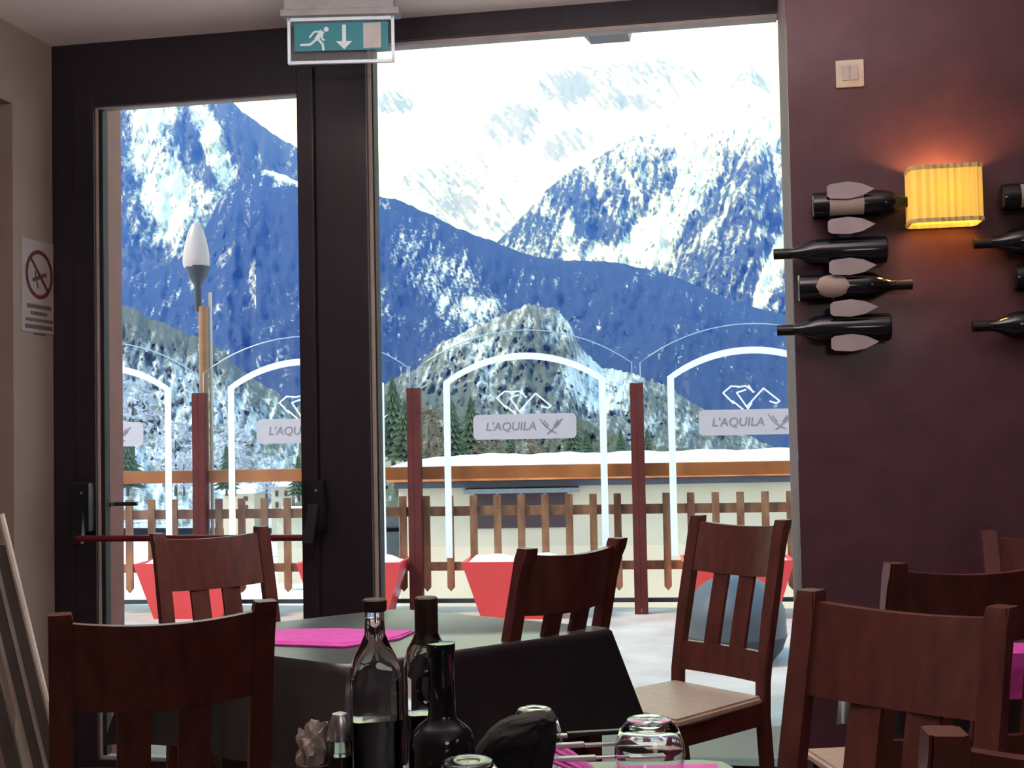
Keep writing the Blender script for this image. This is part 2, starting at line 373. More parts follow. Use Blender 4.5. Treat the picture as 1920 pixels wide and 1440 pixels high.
# panic hardware, a thing mounted on the door
def house_at(pxx, pyy, v=-.05):
    p = at_plane(pxx, pyy, P0 + dn * v, dn); q = p - P0; return q.dot(dx), p.z
ph = thing('panic_bar', 'dark red horizontal push bar with black end housings across the glass door', 'door bar', P0, -TH)
ua, za = house_at(155, 955, -.07); ub, zb = house_at(592, 948, -.07)
zbar = house_at(370, 1009, -.13)[1]
b = MB(); b.tube([(ua + .01, -.13, zbar), (ub - .03, -.13, zbar)], .012, 12); b.build('push_bar', M['redbar'], ph, True)
for uu, sg in ((ua, 1), (ub, -1)):
    b = MB(); b.box((uu - .04, -.095, zbar + .02), (uu + .04, -.046, zbar + .21), .02)
    hs = b.build('end_housing', M['black'], ph, True)
    b = MB(); b.hexa([(uu - .02 + sg * .01, -.14, zbar - .02), (uu + .02 + sg * .01, -.14, zbar - .02), (uu + .02 + sg * .01, -.115, zbar - .02), (uu - .02 + sg * .01, -.115, zbar - .02),
                      (uu - .02, -.10, zbar + .12), (uu + .02, -.10, zbar + .12), (uu + .02, -.07, zbar + .12), (uu - .02, -.07, zbar + .12)])
    b.build('bar_arm', M['black'], ph)
    for dz in (.06, .11, .17):
        b = MB(); b.M = Matrix.Translation((uu + .01, -.094, zbar + dz)) @ Matrix.Rotation(math.pi / 2, 4, 'X'); b.lathe([(.001, 0), (.006, 0), (.006, .003), (.001, .004)], 8); b.build('screw', M['steel'], hs)
ul, zl = house_at(232, 945, .05)
b = MB(); b.box((ul - .055, .045, zl - .008), (ul + .055, .062, zl + .008), .005); b.box((ul - .055, .015, zl - .008), (ul - .035, .05, zl + .008))
b.build('door_lever', M['lamp_metal'], dr)

# ------------------------------------------------------------ exit sign
def plate_poly(mb, pts, y0, y1): mb.prism(pts, y0, y1)
sy = 4.12
sg0 = at_y(541, 122, sy); sg1 = at_y(738, 26, sy)
sw = (sg1.x - sg0.x); cx = (sg0.x + sg1.x) / 2; zb_ = (at_y(640, 118, sy)).z; zt_ = CEIL - .10
sgn = thing('exit_sign', 'green exit sign with a running figure and down arrow hanging under the ceiling', 'exit sign', (cx, sy, zb_), -.02)
hw = sw / 2; H = at_y(640, 30, sy).z - zb_
b = MB(); b.box((-hw, -.004, 0), (hw, .004, H), .002); b.build('acrylic_panel', M['acrylic'], sgn)
b = MB(); t_ = .008
b.box((-hw - .002, -.006, 0), (-hw + t_, .006, H)); b.box((hw - t_, -.006, 0), (hw + .002, .006, H)); b.box((-hw, -.006, -.002), (hw, .006, t_)); b.box((-hw, -.006, H - t_ * 2), (hw, .006, H))
b.build('acrylic_border', M['acrylic_edge'], sgn)
gx0, gx1, gz0, gz1 = -hw + .022, hw - .018, .04, H - .025
b = MB(); b.box((gx0, -.009, gz0), (gx1, -.005, gz1)); b.build('green_face', M['exit_green'], sgn)
def sx(px): return gx0 + (px - 415) / (1510 - 415) * (gx1 - gx0)
def sz(py): return gz1 - (py - 225) / (615 - 225) * (gz1 - gz0)
def stroke(mb, pts, w, y0, y1):
    for (ax, az), (bx_, bz) in zip(pts, pts[1:]):
        d = Vector((bx_ - ax, bz - az)); L = d.length; d /= L; nrm = Vector((-d.y, d.x)) * w / 2
        ext = d * w * .2
        mb.prism([(ax - ext.x + nrm.x, az - ext.y + nrm.y), (ax - ext.x - nrm.x, az - ext.y - nrm.y), (bx_ + ext.x - nrm.x, bz + ext.y - nrm.y), (bx_ + ext.x + nrm.x, bz + ext.y + nrm.y)], y0, y1)
b = MB(); P = lambda *q: [(sx(x), sz(y)) for x, y in q]
y0_, y1_ = -.0115, -.009
b.prism([(sx(790) + .0085 * math.cos(a / 12 * 2 * math.pi), sz(318) + .0085 * math.sin(a / 12 * 2 * math.pi)) for a in range(12)], y0_, y1_)
stroke(b, P((740, 350), (680, 450)), .016, y0_, y1_)
stroke(b, P((735, 345), (650, 350), (595, 425)), .006, y0_, y1_ - .0002)
stroke(b, P((745, 380), (740, 450), (765, 470)), .006, y0_ + .0002, y1_)
stroke(b, P((680, 450), (600, 525), (490, 528)), .008, y0_ + .0004, y1_)
stroke(b, P((690, 450), (745, 520), (755, 605)), .008, y0_ + .0006, y1_)
b.build('running_figure', M['exit_white'], sgn)
b = MB(); b.prism(P((975, 260), (1020, 260), (1020, 490), (1090, 490), (997, 600), (900, 490), (975, 490)), y0_, y1_); b.build('arrow', M['exit_white'], sgn)
b = MB(); b.prism(P((1220, 245), (1425, 240), (1425, 590), (1220, 595)), y0_, y1_); b.build('door_symbol', M['lightgrey'], sgn)
b = MB(); b.box((-hw * 1.12, -.03, H - .005), (hw * 1.12, .035, H + .018), .004); b.box((-hw * 1.05, -.028, H + .018), (hw * 1.02, .03, CEIL - zb_), .004)
b.build('ceiling_housing', M['grey'], sgn)

# ------------------------------------------------------------ no smoking sign on the left return
def lw(px, py):
    p = at_plane(px, py, left_local(uL, 0), dx); q = p - P0; return q.dot(dn), p.z
v0, z0 = lw(40, 622); v1, z1 = lw(100, 460)
v1 = -.012; zs0 = lw(70, 624)[1]; zs1 = lw(70, 452)[1]
ns = thing('no_smoking_sign', 'small white no smoking notice on the beige wall left of the door', 'sign', wpt(uL, (v0 + v1) / 2, (zs0 + zs1) / 2), math.pi / 2 - TH)
hw = abs(v1 - v0) / 2; hh = (zs1 - zs0) / 2
# local x runs along the wall away from the camera, local -y faces the room
b = MB(); b.box((-hw, -.003, -hh), (hw, 0, hh)); b.build('sign_plate', M['sign_white'], ns)
R = hw * .8; cz = hh - R - .035
b = MB(); n = 28
for i in range(n):
    a0, a1 = 2 * math.pi * i / n, 2 * math.pi * (i + 1) / n
    b.prism([(R * math.cos(a0), cz + R * math.sin(a0)), (R * math.cos(a1), cz + R * math.sin(a1)), (R * .84 * math.cos(a1), cz + R * .84 * math.sin(a1)), (R * .84 * math.cos(a0), cz + R * .84 * math.sin(a0))], -.0045, -.003)
stroke(b, [(-R * .62, cz + R * .62), (R * .62, cz - R * .62)], R * .13, -.0047, -.0031)
b.build('prohibition_ring', M['sign_red'], ns)
b = MB(); stroke(b, [(-R * .45, cz - R * .25), (R * .5, cz + R * .05)], R * .16, -.004, -.003); stroke(b, [(-R * .3, cz + .01), (-R * .1, cz - R * .55)], R * .08, -.004, -.003); b.build('cigarette_symbol', M['ink'], ns)
b = MB()
for k, (wd, h_) in enumerate(((.72, .016), (.5, .014), (.78, .012), (.82, .016), (.3, .006))):
    zc = cz - R - .03 - k * .026
    xx = -hw * wd
    while xx < hw * wd - .008:
        q = random.uniform(.006, .012); b.box((xx, -.004, zc - h_ / 2), (xx + q, -.003, zc + h_ / 2)); xx += q + .0035
b.build('small_print', M['ink'], ns)

# ------------------------------------------------------------ wall lamp, switch, bottles on the pier
lu, lz = pier(1769, 368, .07)
lamp = thing('wall_lamp', 'glowing yellow pleated rectangular shade on the maroon wall', 'wall lamp', wpt(lu, pv - .07, lz), -TH)
lhw = (pier(1836, 368, .12)[0] - pier(1700, 368, .12)[0]) / 2; lhh = (pier(1769, 318, .12)[1] - pier(1769, 418, .12)[1]) / 2
b = MB(); secs = []
outl = []
n = 72
for i in range(n):
    a = 2 * math.pi * i / n; c, s_ = math.cos(a), math.sin(a)
    q = 1 / (abs(c) ** 8 + abs(s_) ** 8) ** (1 / 8)
    rip = 1 + .025 * math.cos(i * math.pi)
    outl.append((c * q * lhw * rip, s_ * q * .062 * rip))
b.strip([[(x, y, -lhh) for x, y in outl], [(x, y, lhh) for x, y in outl]], cap=False)
b.build('lamp_shade', M['shade'], lamp)
for zz, nm in ((-lhh, 'shade_trim'), (lhh, 'shade_trim')):
    b = MB(); o1 = [(x * 1.02, y * 1.03) for x, y in outl]
    b.strip([[(x, y, zz - .006) for x, y in o1], [(x, y, zz + .006) for x, y in o1], [(x * .96, y * .94, zz + .006) for x, y in o1], [(x * .96, y * .94, zz - .006) for x, y in o1], [(x, y, zz - .006) for x, y in o1]], cap=False)
    b.build(nm, M['shade_trim'], lamp)
b = MB(); b.box((-.03, .055, -.04), (.03, .069, .04), .004); b.box((-.008, -.01, -.008), (.008, .06, .008)); b.build('wall_bracket', M['steel'], lamp)
b = MB(); b.lathe([(.005, -.035), (.022, -.02), (.026, .005), (.018, .03), (.004, .036)], 14); b.build('bulb', mat('bulb_glass', (1, .8, .5), .3), lamp, True)
pl = light('lamp_bulb_light', 'POINT', (0, 0, .02), (0, 0, 0), 17.0, (1.0, 0.50, 0.16), shadow_soft_size=.03); pl.parent = lamp

su, szz = pier(1593, 139)
sw_ = thing('light_switch', 'cream double light switch high on the maroon wall', 'light switch', wpt(su, pv, szz), -TH)
b = MB(); b.box((-.042, -.010, -.042), (.042, 0, .042), .004); b.build('switch_plate', M['switch'], sw_)
for s_ in (-1, 1):
    b = MB(); b.box((s_ * .013 - .011, -.015, -.022), (s_ * .013 + .011, -.009, .024), .002); b.build('rocker', M['lightgrey'], sw_)

BP = [(.001, 0), (.036, 0), (.041, .004), (.042, .015), (.042, .20), (.039, .222), (.026, .25), (.017, .27), (.0155, .30), (.0155, .33), (.001, .33)]
def wine_bottle(px, py, neck_right, label, lab='oval', left_px=None, L=1.0):
    # body end at px; neck points left or right along the wall
    u, z = pier(px, py, .06)
    o = thing('wine_bottle', label, 'wine bottle', wpt(u, pv - .062, z), -TH, 'wine bottles lying on the maroon wall')
    sgx = 1 if neck_right else -1
    R_ = Matrix.Rotation(math.pi / 2 * sgx, 4, 'Y')
    b = MB(); b.M = R_; b.lathe([(r, h * L) for r, h in BP], 24); b.build('bottle_body', M['dark_glass'], o, True)
    b = MB(); b.M = R_; b.lathe([(.0165, .285 * L), (.0165, .334 * L), (.001, .335 * L)], 16); b.build('neck_capsule', M['black'], o, True)
    if lab:
        # a paper label wrapped on the side facing the room
        b = MB(); n = 12; m_ = 8
        for i in range(m_):
            for j in range(n):
                def pt(i, j):
                    t = i / m_; hgt = .05 + .10 * t
                    half = math.radians(52) * (math.sqrt(max(0, 1 - (2 * t - 1) ** 2)) if lab == 'oval' else 1)
                    a = -math.pi / 2 + half * (2 * j / n - 1)
                    return (sgx * hgt * L, .0432 * math.cos(a), .0432 * -math.sin(a) * -1 * 0 + .0432 * math.cos(a) * 0 + 0) if False else (sgx * hgt * L, .0432 * math.sin(a), .0432 * math.cos(a))
                q = [pt(i, j), pt(i + 1, j), pt(i + 1, j + 1), pt(i, j + 1)]
                try: b.bm.faces.new(b._v(q))
                except ValueError: pass
        bmesh.ops.remove_doubles(b.bm, verts=b.bm.verts, dist=1e-5)
        b.build('bottle_label', M['label'], o, True)
    return o
wine_bottle(1522, 388, True, 'dark wine bottle left of the yellow lamp, topmost of its rack, neck pointing right', 'square')
wine_bottle(1663, 468, False, 'dark wine bottle, second from the top, neck sticking out over the window edge', None)
wine_bottle(1496, 541, True, 'dark wine bottle with pale oval label, third from the top of the left rack', 'oval')
wine_bottle(1670, 613, False, 'lowest dark wine bottle of the left rack, neck pointing to the window', None)
wine_bottle(1876, 372, True, 'dark wine bottle with pale label right of the yellow lamp', 'square')
wine_bottle(2050, 447, False, 'dark wine bottle below the lamp at the right edge, neck pointing left', None)
wine_bottle(1900, 522, True, 'dark wine bottle at the right edge between two with left pointing necks', None)
wine_bottle(2048, 605, False, 'lowest dark wine bottle at the right edge, neck pointing left', None)
def rack(px, ys, label):
    u, _ = pier(px, 500, .02)
    zt = pier(px, ys[0] - 20, .02)[1]; zb = pier(px, ys[-1] + 14, .02)[1]
    o = thing('wine_rack', label, 'wine rack', wpt(u, pv, (zt + zb) / 2), -TH, 'wall wine racks')
    b = MB(); b.box((-.02, -.016, zb - (zt + zb) / 2), (.02, -.003, zt - (zt + zb) / 2), .003); b.build('rack_spine', M['lamp_metal'], o)
    for y in ys:
        zz = pier(px, y, .11)[1] - (zt + zb) / 2
        poly = [(-.06, -.018), (-.05, -.026), (0, -.030), (.04, -.022), (.078, 0), (.04, .020), (0, .028), (-.05, .022), (-.06, .014)]
        b = MB(); b.prism([(x, zz + z_ * .9) for x, z_ in poly], -.110, -.106); b.box((-.05, -.107, zz - .006), (-.04, -.003, zz + .006))
        b.build('rack_plate', M['leafmetal'], o)
rack(1588, [356, 422, 499, 577, 642], 'metal wall rack with pale leaf shaped plates between bottles left of the lamp')
rack(1960, [410, 485, 562], 'metal wall rack holding bottles at the right edge')

# ------------------------------------------------------------ chairs
CW = .385; CH = .99
def make_chair():
    o = thing('dining_chair', '', 'chair')
    w = CW / 2; pw = .040
    def backy(z):       # y of the back posts with height
        if z < .45: return -.205 - .045 * ((.45 - z) / .45) ** 1.5
        t = (z - .45) / (CH - .45); return -.205 - .125 * t ** 1.25
    # rear posts (legs continuing up), ear tops rounded
    for s_ in (-1, 1):
        b = MB(); secs = []
        for z in (0, .1, .25, .4, .5, .6, .7, .8, .88, .94, .965, .98, .99):
            y = backy(z); d = .032 if z < .9 else .032 + (z - .9) * .10
            tw_ = 1.0 if z < .97 else (.985 if z < .985 else .93)
            x1 = s_ * w; x0 = s_ * (w - pw * tw_)
            yy0, yy1 = y - d / 2 * tw_ - (.006 if z > .95 else 0), y + d / 2 * tw_
            q = [(x0, yy0, z), (x1, yy0, z), (x1, yy1, z), (x0, yy1, z)]
            secs.append(q)
        b.strip(secs); bmesh.ops.bevel(b.bm, geom=[e for e in b.bm.edges if abs((e.verts[0].co - e.verts[1].co).normalized().z) > .8], offset=.004, segments=2, affect='EDGES')
        b.build('back_leg', M['chair'], o, True)
    # curved rails
    def rail(z0, z1, name, bow, thick=.020, dip=0.0):
        b = MB(); secs = []; n = 14
        for i in range(n + 1):
            t = i / n; x = (2 * t - 1) * (w - pw + .004); c = bow * (1 - (2 * t - 1) ** 2)
            dz = dip * (1 - (2 * t - 1) ** 2)
            q = []
            for z in (z0, z1):
                y = backy(z) - c
                q.append((y, z - (dz if z == z1 else dz * .8)))
            (ya, za_), (yb, zb2) = q
            secs.append([(x, ya - thick / 2, za_), (x, ya + thick / 2, za_), (x, yb + thick / 2, zb2), (x, yb - thick / 2, zb2)])
        b.strip(secs); return b.build(name, M['chair'], o, True)
    rail(.815, .972, 'top_rail', .022, .022, .010)
    rail(.50, .59, 'lower_rail', .012)
    for cxs in (-.052, .052):
        b = MB(); secs = []; hw_ = .029
        for z in (.585, .64, .70, .76, .82):
            y = backy(z) - .014 - .008 * (z - .585) / .235
            secs.append([(cxs - hw_, y - .007, z), (cxs + hw_, y - .007, z), (cxs + hw_, y + .007, z), (cxs - hw_, y + .007, z)])
        b.strip(secs); b.build('back_slat', M['chair'], o, True)
    b = MB(); secs = []
    b.hexa([(-w + .012, -.20, .435), (w - .012, -.20, .435), (w + .008, .215, .435), (-w - .008, .215, .435),
            (-w + .012, -.20, .462), (w - .012, -.20, .462), (w + .008, .215, .462), (-w - .008, .215, .462)])
    bmesh.ops.bevel(b.bm, geom=list(b.bm.edges), offset=.008, segments=3, affect='EDGES'); b.build('seat', M['seat'], o, True)
    for s_ in (-1, 1):
        b = MB(); x = s_ * (w - .018)
        b.hexa([(x - .014, .165, 0), (x + .014, .165, 0), (x + .014, .193, 0), (x - .014, .193, 0), (x - .02, .16, .436), (x + .02, .16, .436), (x + .02, .2, .436), (x - .02, .2, .436)])
        b.build('front_leg', M['chair'], o)
        b = MB(); b.box((x - .010, -.19, .375), (x + .010, .162, .434)); b.build('side_apron', M['chair'], o)
        b = MB(); b.box((x - .009, -.205, .20), (x + .009, .165, .23)); b.build('stretcher', M['chair'], o)
    b = MB(); b.box((-w + .04, .17, .375), (w - .04, .19, .434)); b.build('front_apron', M['chair'], o)
    b = MB(); b.box((-w + .04, -.205, .375), (w - .04, -.185, .434)); b.build('back_apron', M['chair'], o)
    return o
chair0 = make_chair(); used = [False]
def place_chair(L, R, side, label):
    """L, R: plan positions of the left and right ear tops; side=+1 faces away from the camera"""
    L = Vector(L); R = Vector(R); mid = (L + R) / 2; d = (R - L).normalized()
    f = Vector((-d.y, d.x)) * side
    o = copy_tree(chair0) if used[0] else chair0; used[0] = True
    o['label'] = label; o['group'] = 'dining chairs'
    pos = mid + f * .335
    o.location = (pos.x, pos.y, 0); o.rotation_euler = (0, 0, math.atan2(-f.x, f.y))
    return o
def ear(px, y): return (at_y(px, 720, y).x, y)
place_chair(ear(92, 2.10), ear(508, 2.23), 1, 'brown wooden chair in the near left corner, two slats under its wide top rail')
place_chair(ear(280, 3.80), ear(496, 4.03), -1, 'wooden chair with orange lit top rail in front of the glass door')
place_chair(ear(970, 3.08), ear(1165, 3.36), 1, 'dark wooden chair with its back to us, right of the bottles at the table')
place_chair(ear(1300, 4.14), ear(1468, 3.86), -1, 'wooden chair turned to the table by the right end of the window')
place_chair(ear(1500, 2.24), ear(1880, 1.98), -1, 'large reddish wooden chair in the right foreground')
place_chair(ear(1655, 2.62), (at_y(1655, 720, 2.62).x + .38, 2.66), 1, 'dim wooden chair behind the large reddish one at the right')
place_chair(ear(1828, 3.36), (at_y(1828, 720, 3.36).x + .38, 3.30), -1, 'farthest dim wooden chair at the right, against the maroon wall')
place_chair((.395, 1.20), (.775, 1.16), 1, 'almost black chair back in the lower right corner of the picture')

# ------------------------------------------------------------ tables with black cloths
def make_table(name, corners, top, drop, label, cl_label, flare=.06, pedestal=True):
    c = sum((Vector(p) for p in corners), Vector((0, 0))) / len(corners)
    t = thing(name, label, 'table', (c.x, c.y, 0))
    loc = [Vector(p) - c for p in corners]
    b = MB(); b.strip([[(p.x * .97, p.y * .97, top - .035) for p in loc], [(p.x * .97, p.y * .97, top - .006) for p in loc]]); b.build('tabletop', M['chair'], t)
    for p in loc:
        q = p * .72; b = MB(); b.box((q.x - .025, q.y - .025, 0), (q.x + .025, q.y + .025, top - .035), .003); b.build('leg', M['chair'], t)
    # cloth
    per = []; n = len(loc); SG = 16
    for i in range(n):
        a, b2 = loc[i], loc[(i + 1) % n]
        for k in range(SG):
            tt = k / SG; p = a.lerp(b2, tt); cor = 1 - min(tt, 1 - tt) * 2
            per.append((p, cor ** 3, i * SG + k))
    # soften corners
    P2 = []
    m_ = len(per)
    for i in range(m_):
        p = (per[i - 1][0] + per[i][0] * 2 + per[(i + 1) % m_][0]) / 4; P2.append((p, per[i][1], per[i][2]))
    secs = []
    def ringz(fz, scale, rz_):
        out = []
        for p, cor, k in P2:
            r = p.length; dirn = p / r
            wob = math.sin(k * 1.25) * .012 * fz + math.sin(k * .55 + 1) * .008 * fz
            rr = r * scale + (flare * (.45 + 1.1 * cor)) * fz + wob
            out.append((dirn.x * rr, dirn.y * rr, rz_ - drop * fz * (1 + .12 * cor)))
        return out
    for fz in (0, .02, .08, .25, .5, .75, 1.0): secs.append(ringz(fz, 1.0 if fz else .985, top + (.001 if fz == 0 else -.001)))
    b = MB(); rows = [b._v(q) for q in secs]
    for r, q in zip(rows, rows[1:]):
        for i in range(m_): b.bm.faces.new([r[i], r[(i + 1) % m_], q[(i + 1) % m_], q[i]])
    b.bm.faces.new(rows[0])
    co = b.build('tablecloth', M['cloth'], None, True, loc=(c.x, c.y, 0)); tag(co, cl_label, 'tablecloth', 'black tablecloths')
    return t
TZ = .752
def tz(px, py): p = at_z(px, py, TZ); return (p.x, p.y)
c1, c2, c3 = tz(648, 1249), tz(1160, 1178), tz(745, 1141)
c4 = (c1[0] + c3[0] - c2[0], c1[1] + c3[1] - c2[1])
print('table1', c1, c2, c3, c4)
make_table('dining_table', [c1, c2, c3, c4], TZ, .25, 'dining table under a black cloth standing by the window', 'black cloth with sky sheen on the table by the window')
make_table('dining_table', [(-.40, 1.28), (.34, 1.28), (.34, 2.0), (-.40, 2.0)], TZ, .25, 'nearest table, its far edge carrying bottles and upturned glasses', 'black cloth of the nearest table under the bottles and glasses', flare=.02)
make_table('dining_table', [(.86, 2.95), (1.5, 2.90), (1.52, 3.3), (.88, 3.35)], TZ, .25, 'dim table beside the maroon wall at the right edge', 'black cloth of the dim table at the right edge', flare=.02)
# pink napkins
def napkin(name, pts, label, h=.004, cat='napkin', folds=True):
    c = sum((Vector(p) for p in pts), Vector((0, 0))) / len(pts)
    b = MB(); q = [Vector(p) - c for p in pts]
    b.strip([[(p.x, p.y, 0) for p in q], [(p.x, p.y, h) for p in q]])
    if folds: b.strip([[(p.x * .96, p.y * .8, h) for p in q], [(p.x * .96, p.y * .78, h + .003) for p in q]])
    return tag(b.build(name, M['pink'], None, loc=(c.x, c.y, TZ + .002)), label, cat, 'pink napkins')
napkin('napkin', [tz(500, 1211), tz(645, 1216), tz(748, 1201), tz(778, 1187), tz(640, 1182), tz(470, 1184)], 'long pink napkin lying flat on the table by the window')
# draped pink napkin hanging over edge of the right table
b = MB(); p = at_y(1925, 1225, 2.86)
b.strip([[(-.065, -.004, -.055), (.065, -.004, -.055), (.065, .004, -.055), (-.065, .004, -.055)], [(-.062, -.006, .0), (.062, -.002, .0), (.062, .006, .0), (-.062, .002, .0)], [(-.06, -.004, .05), (.06, -.004, .05), (.06, .004, .05), (-.06, .004, .05)], [(-.06, .09, .056), (.06, .09, .056), (.06, .098, .056), (-.06, .098, .056)]])
tag(b.build('napkin', M['pink'], None, loc=(p.x, p.y, .70)), 'bright pink napkin over the table edge at the right picture border', 'napkin', 'pink napkins')
# folded tent napkin on near table
b = MB(); p = Vector(tz(1010, 1436)); 
prof = [(-.085, 0), (-.055, .034), (-.02, .046), (.02, .044), (.06, .026), (.10, 0)]
b.strip([[(x, -.07, z) for x, z in prof] + [(x, -.07, z - .003 if z > 0 else 0) for x, z in prof[::-1]], [(x * .9, .05, z * 1.1) for x, z in prof] + [(x * .9, .05, z * 1.1 - .003 if z > 0 else 0) for x, z in prof[::-1]]])
tag(b.build('napkin', M['pink'], None, True, loc=(p.x, 1.90, TZ + .002)), 'puckered pink napkin between the black pouch and the cutlery', 'napkin', 'pink napkins')
napkin('napkin', [(.14, 1.70), (.30, 1.70), (.31, 1.95), (.15, 1.95)], 'pink napkin under the upturned glass at the near table corner', .004)

# ------------------------------------------------------------ bottles, glasses and cutlery on the near table
def lathe_part(prof, name, m_, parent, n=32, square=0.0, c=(0, 0, 0)):
    b = MB(); b.lathe(prof, n, c, square); return b.build(name, m_, parent, True)
def oil_bottle(px, y, h, label, liquid, cap_h, bw=.0425, rot=.2):
    x = at_y(px, 1200, y).x
    o = thing('oil_bottle', label, 'bottle', (x, y, TZ), rot)
    k = h / .288
    outer = [(.001, 0), (bw * .95, 0), (bw, .004), (bw, .170 * k), (bw * .96, .186 * k), (.034, .203 * k), (.023, .219 * k), (.0155, .236 * k), (.0145, .268 * k), (.0165, .272 * k), (.001, .273 * k)]
    b = MB(); b.lathe(outer, 40, square=.9); b.build('glass_body', M['clearglass'], o, True)
    inn = [(.001, .004), (bw * .9, .004), (bw * .93, .008), (bw * .93, liquid - .002), (.001, liquid)]
    b = MB(); b.lathe(inn, 40, square=.9); b.build('dark_liquid', M['vinegar'], o, True)
    lathe_part([(.001, h - cap_h), (.0175, h - cap_h), (.0185, h - cap_h + .004), (.0185, h - .002), (.0165, h), (.001, h)], 'cap', M['cork'], o, 20)
    return o
oil_bottle(703, 1.85, .288, 'clear square oil bottle with low brown cap, dark lower half, leftmost bottle', .115, .018)
oil_bottle(800, 1.95, .276, 'clear bottle with tall brown cap behind the black handled jug', .10, .075, .040)
x = at_y(828, 1300, 1.76).x
o = thing('vinegar_bottle', 'black squat vinegar bottle with small ring handle at its neck', 'bottle', (x, 1.76, TZ), 0)
lathe_part([(.001, 0), (.043, 0), (.046, .006), (.047, .07), (.0455, .100), (.042, .111), (.033, .121), (.022, .129), (.0195, .137), (.0185, .215), (.0205, .218), (.0205, .236), (.001, .237)], 'bottle_body', M['dark_glass'], o)
b = MB(); b.tube([(-.018 - .0145 * math.sin(a), 0, .172 + .022 * math.cos(a)) for a in [math.pi * k / 10 for k in range(11)]], .0042, 8); b.build('ring_handle', M['dark_glass'], o, True)
b = MB(); n = 10
for j in range(n):
    def pt(j, z): a = -math.pi / 2 + .1 + j / n * 1.0; return (.0478 * math.cos(a), .0478 * math.sin(a), z)
    b.bm.faces.new(b._v([pt(j, .02), pt(j + 1, .02), pt(j + 1, .062), pt(j, .062)]))
b.build('bottle_label', mat('jug_label', (.07, .035, .03), .6), o)
x = at_y(637, 1340, 1.80).x
o = thing('salt_shaker', 'small glass shaker with shiny metal cap left of the oil bottles', 'shaker', (x, 1.80, TZ), 0)
lathe_part([(.001, 0), (.019, 0), (.020, .004), (.017, .09), (.013, .1), (.001, .101)], 'glass_body', M['clearglass'], o)
lathe_part([(.016, .092), (.0165, .098), (.016, .12), (.011, .13), (.001, .133)], 'cap', M['steel'], o)
lathe_part([(.001, .004), (.015, .004), (.0145, .07), (.001, .071)], 'contents', M['vinegar'], o)
# crumpled paper napkin in a small holder
x = at_y(592, 1400, 1.84).x
o = thing('napkin_holder', 'pale crumpled paper napkins in a little holder beside the chair', 'napkin holder', (x, 1.84, TZ), 0)
lathe_part([(.001, 0), (.024, 0), (.026, .004), (.028, .05), (.026, .051), (.001, .03)], 'holder_cup', M['slat_grey'], o)
b = MB(); bmesh.ops.create_icosphere(b.bm, subdivisions=4, radius=1)
for v in b.bm.verts:
    nz = noise.fractal(v.co * 2.3, 1, 2, 4); v.co = Vector((v.co.x * .026 * (1 + .5 * nz), v.co.y * .02 * (1 + .5 * nz), .066 + v.co.z * .042 * (1 + .45 * nz)))
b.build('paper_napkin', M['paper'], o, True)
# black soft pouch
x = at_y(958, 1380, 1.84).x
b = MB(); bmesh.ops.create_icosphere(b.bm, subdivisions=5, radius=1)
for v in b.bm.verts:
    c_ = v.co.copy(); nz = noise.fractal(c_ * 1.7 + Vector((3, 1, 2)), 1, 2, 4)
    def sq(t, p=.6): return math.copysign(abs(t) ** p, t)
    z = sq(c_.z); xq = sq(c_.x)
    v.co = Vector((xq * .062 * (1 - .20 * z) + .018 * z + .008 * nz, sq(c_.y) * .035 * (1 + .2 * nz), .057 + z * .056 * (1 + .12 * nz) + .012 * xq))
o = b.build('pouch', M['pouch'], None, True, loc=(x, 1.84, TZ + .002)); tag(o, 'soft black pouch standing among the glasses on the nearest table', 'pouch')
# upturned glasses
def tumbler(x, y, h, label, r=.052):
    o = thing('drinking_glass', label, 'glass', (x, y, TZ + .003), random.random(), 'upturned glasses on the nearest table')
    outer = [(r * .78, 0), (r * .90, .015), (r, h * .45), (r * .98, h * .62), (r * .84, h * .85), (r * .66, h * .97), (r * .60, h), (.001, h)]
    inner = [(.001, h - .009), (r * .56, h - .010), (r * .80, h * .80), (r * .95, h * .6), (r * .965, h * .45), (r * .87, .015), (r * .75, 0)]
    b = MB(); b.strip([[(rr * math.cos(2 * math.pi * k / 32), rr * math.sin(2 * math.pi * k / 32), z) for k in range(32)] for rr, z in outer + inner + [outer[0]]], cap=False)
    b.build('glass_bowl', M['clearglass'], o, True)
    b = MB(); b.strip([[(rr * math.cos(2 * math.pi * k / 32), rr * math.sin(2 * math.pi * k / 32), z) for k in range(32)] for rr, z in ((r * .60, h - .004), (r * .62, h + .001), (r * .5, h + .003), (r * .3, h + .0015))], cap=False)
    b.build('glass_foot', M['clearglass'], o, True)
tumbler(at_y(1218, 1400, 1.86).x, 1.86, .095, 'upturned clear glass at the right of the cutlery', .053)
tumbler(at_y(878, 1430, 1.60).x, 1.60, .108, 'upturned clear glass in front of the black jug, only its base showing', .050)
tumbler(at_y(1003, 1380, 1.945).x, 1.945, .094, 'clear glass half hidden behind the right side of the black pouch', .043)
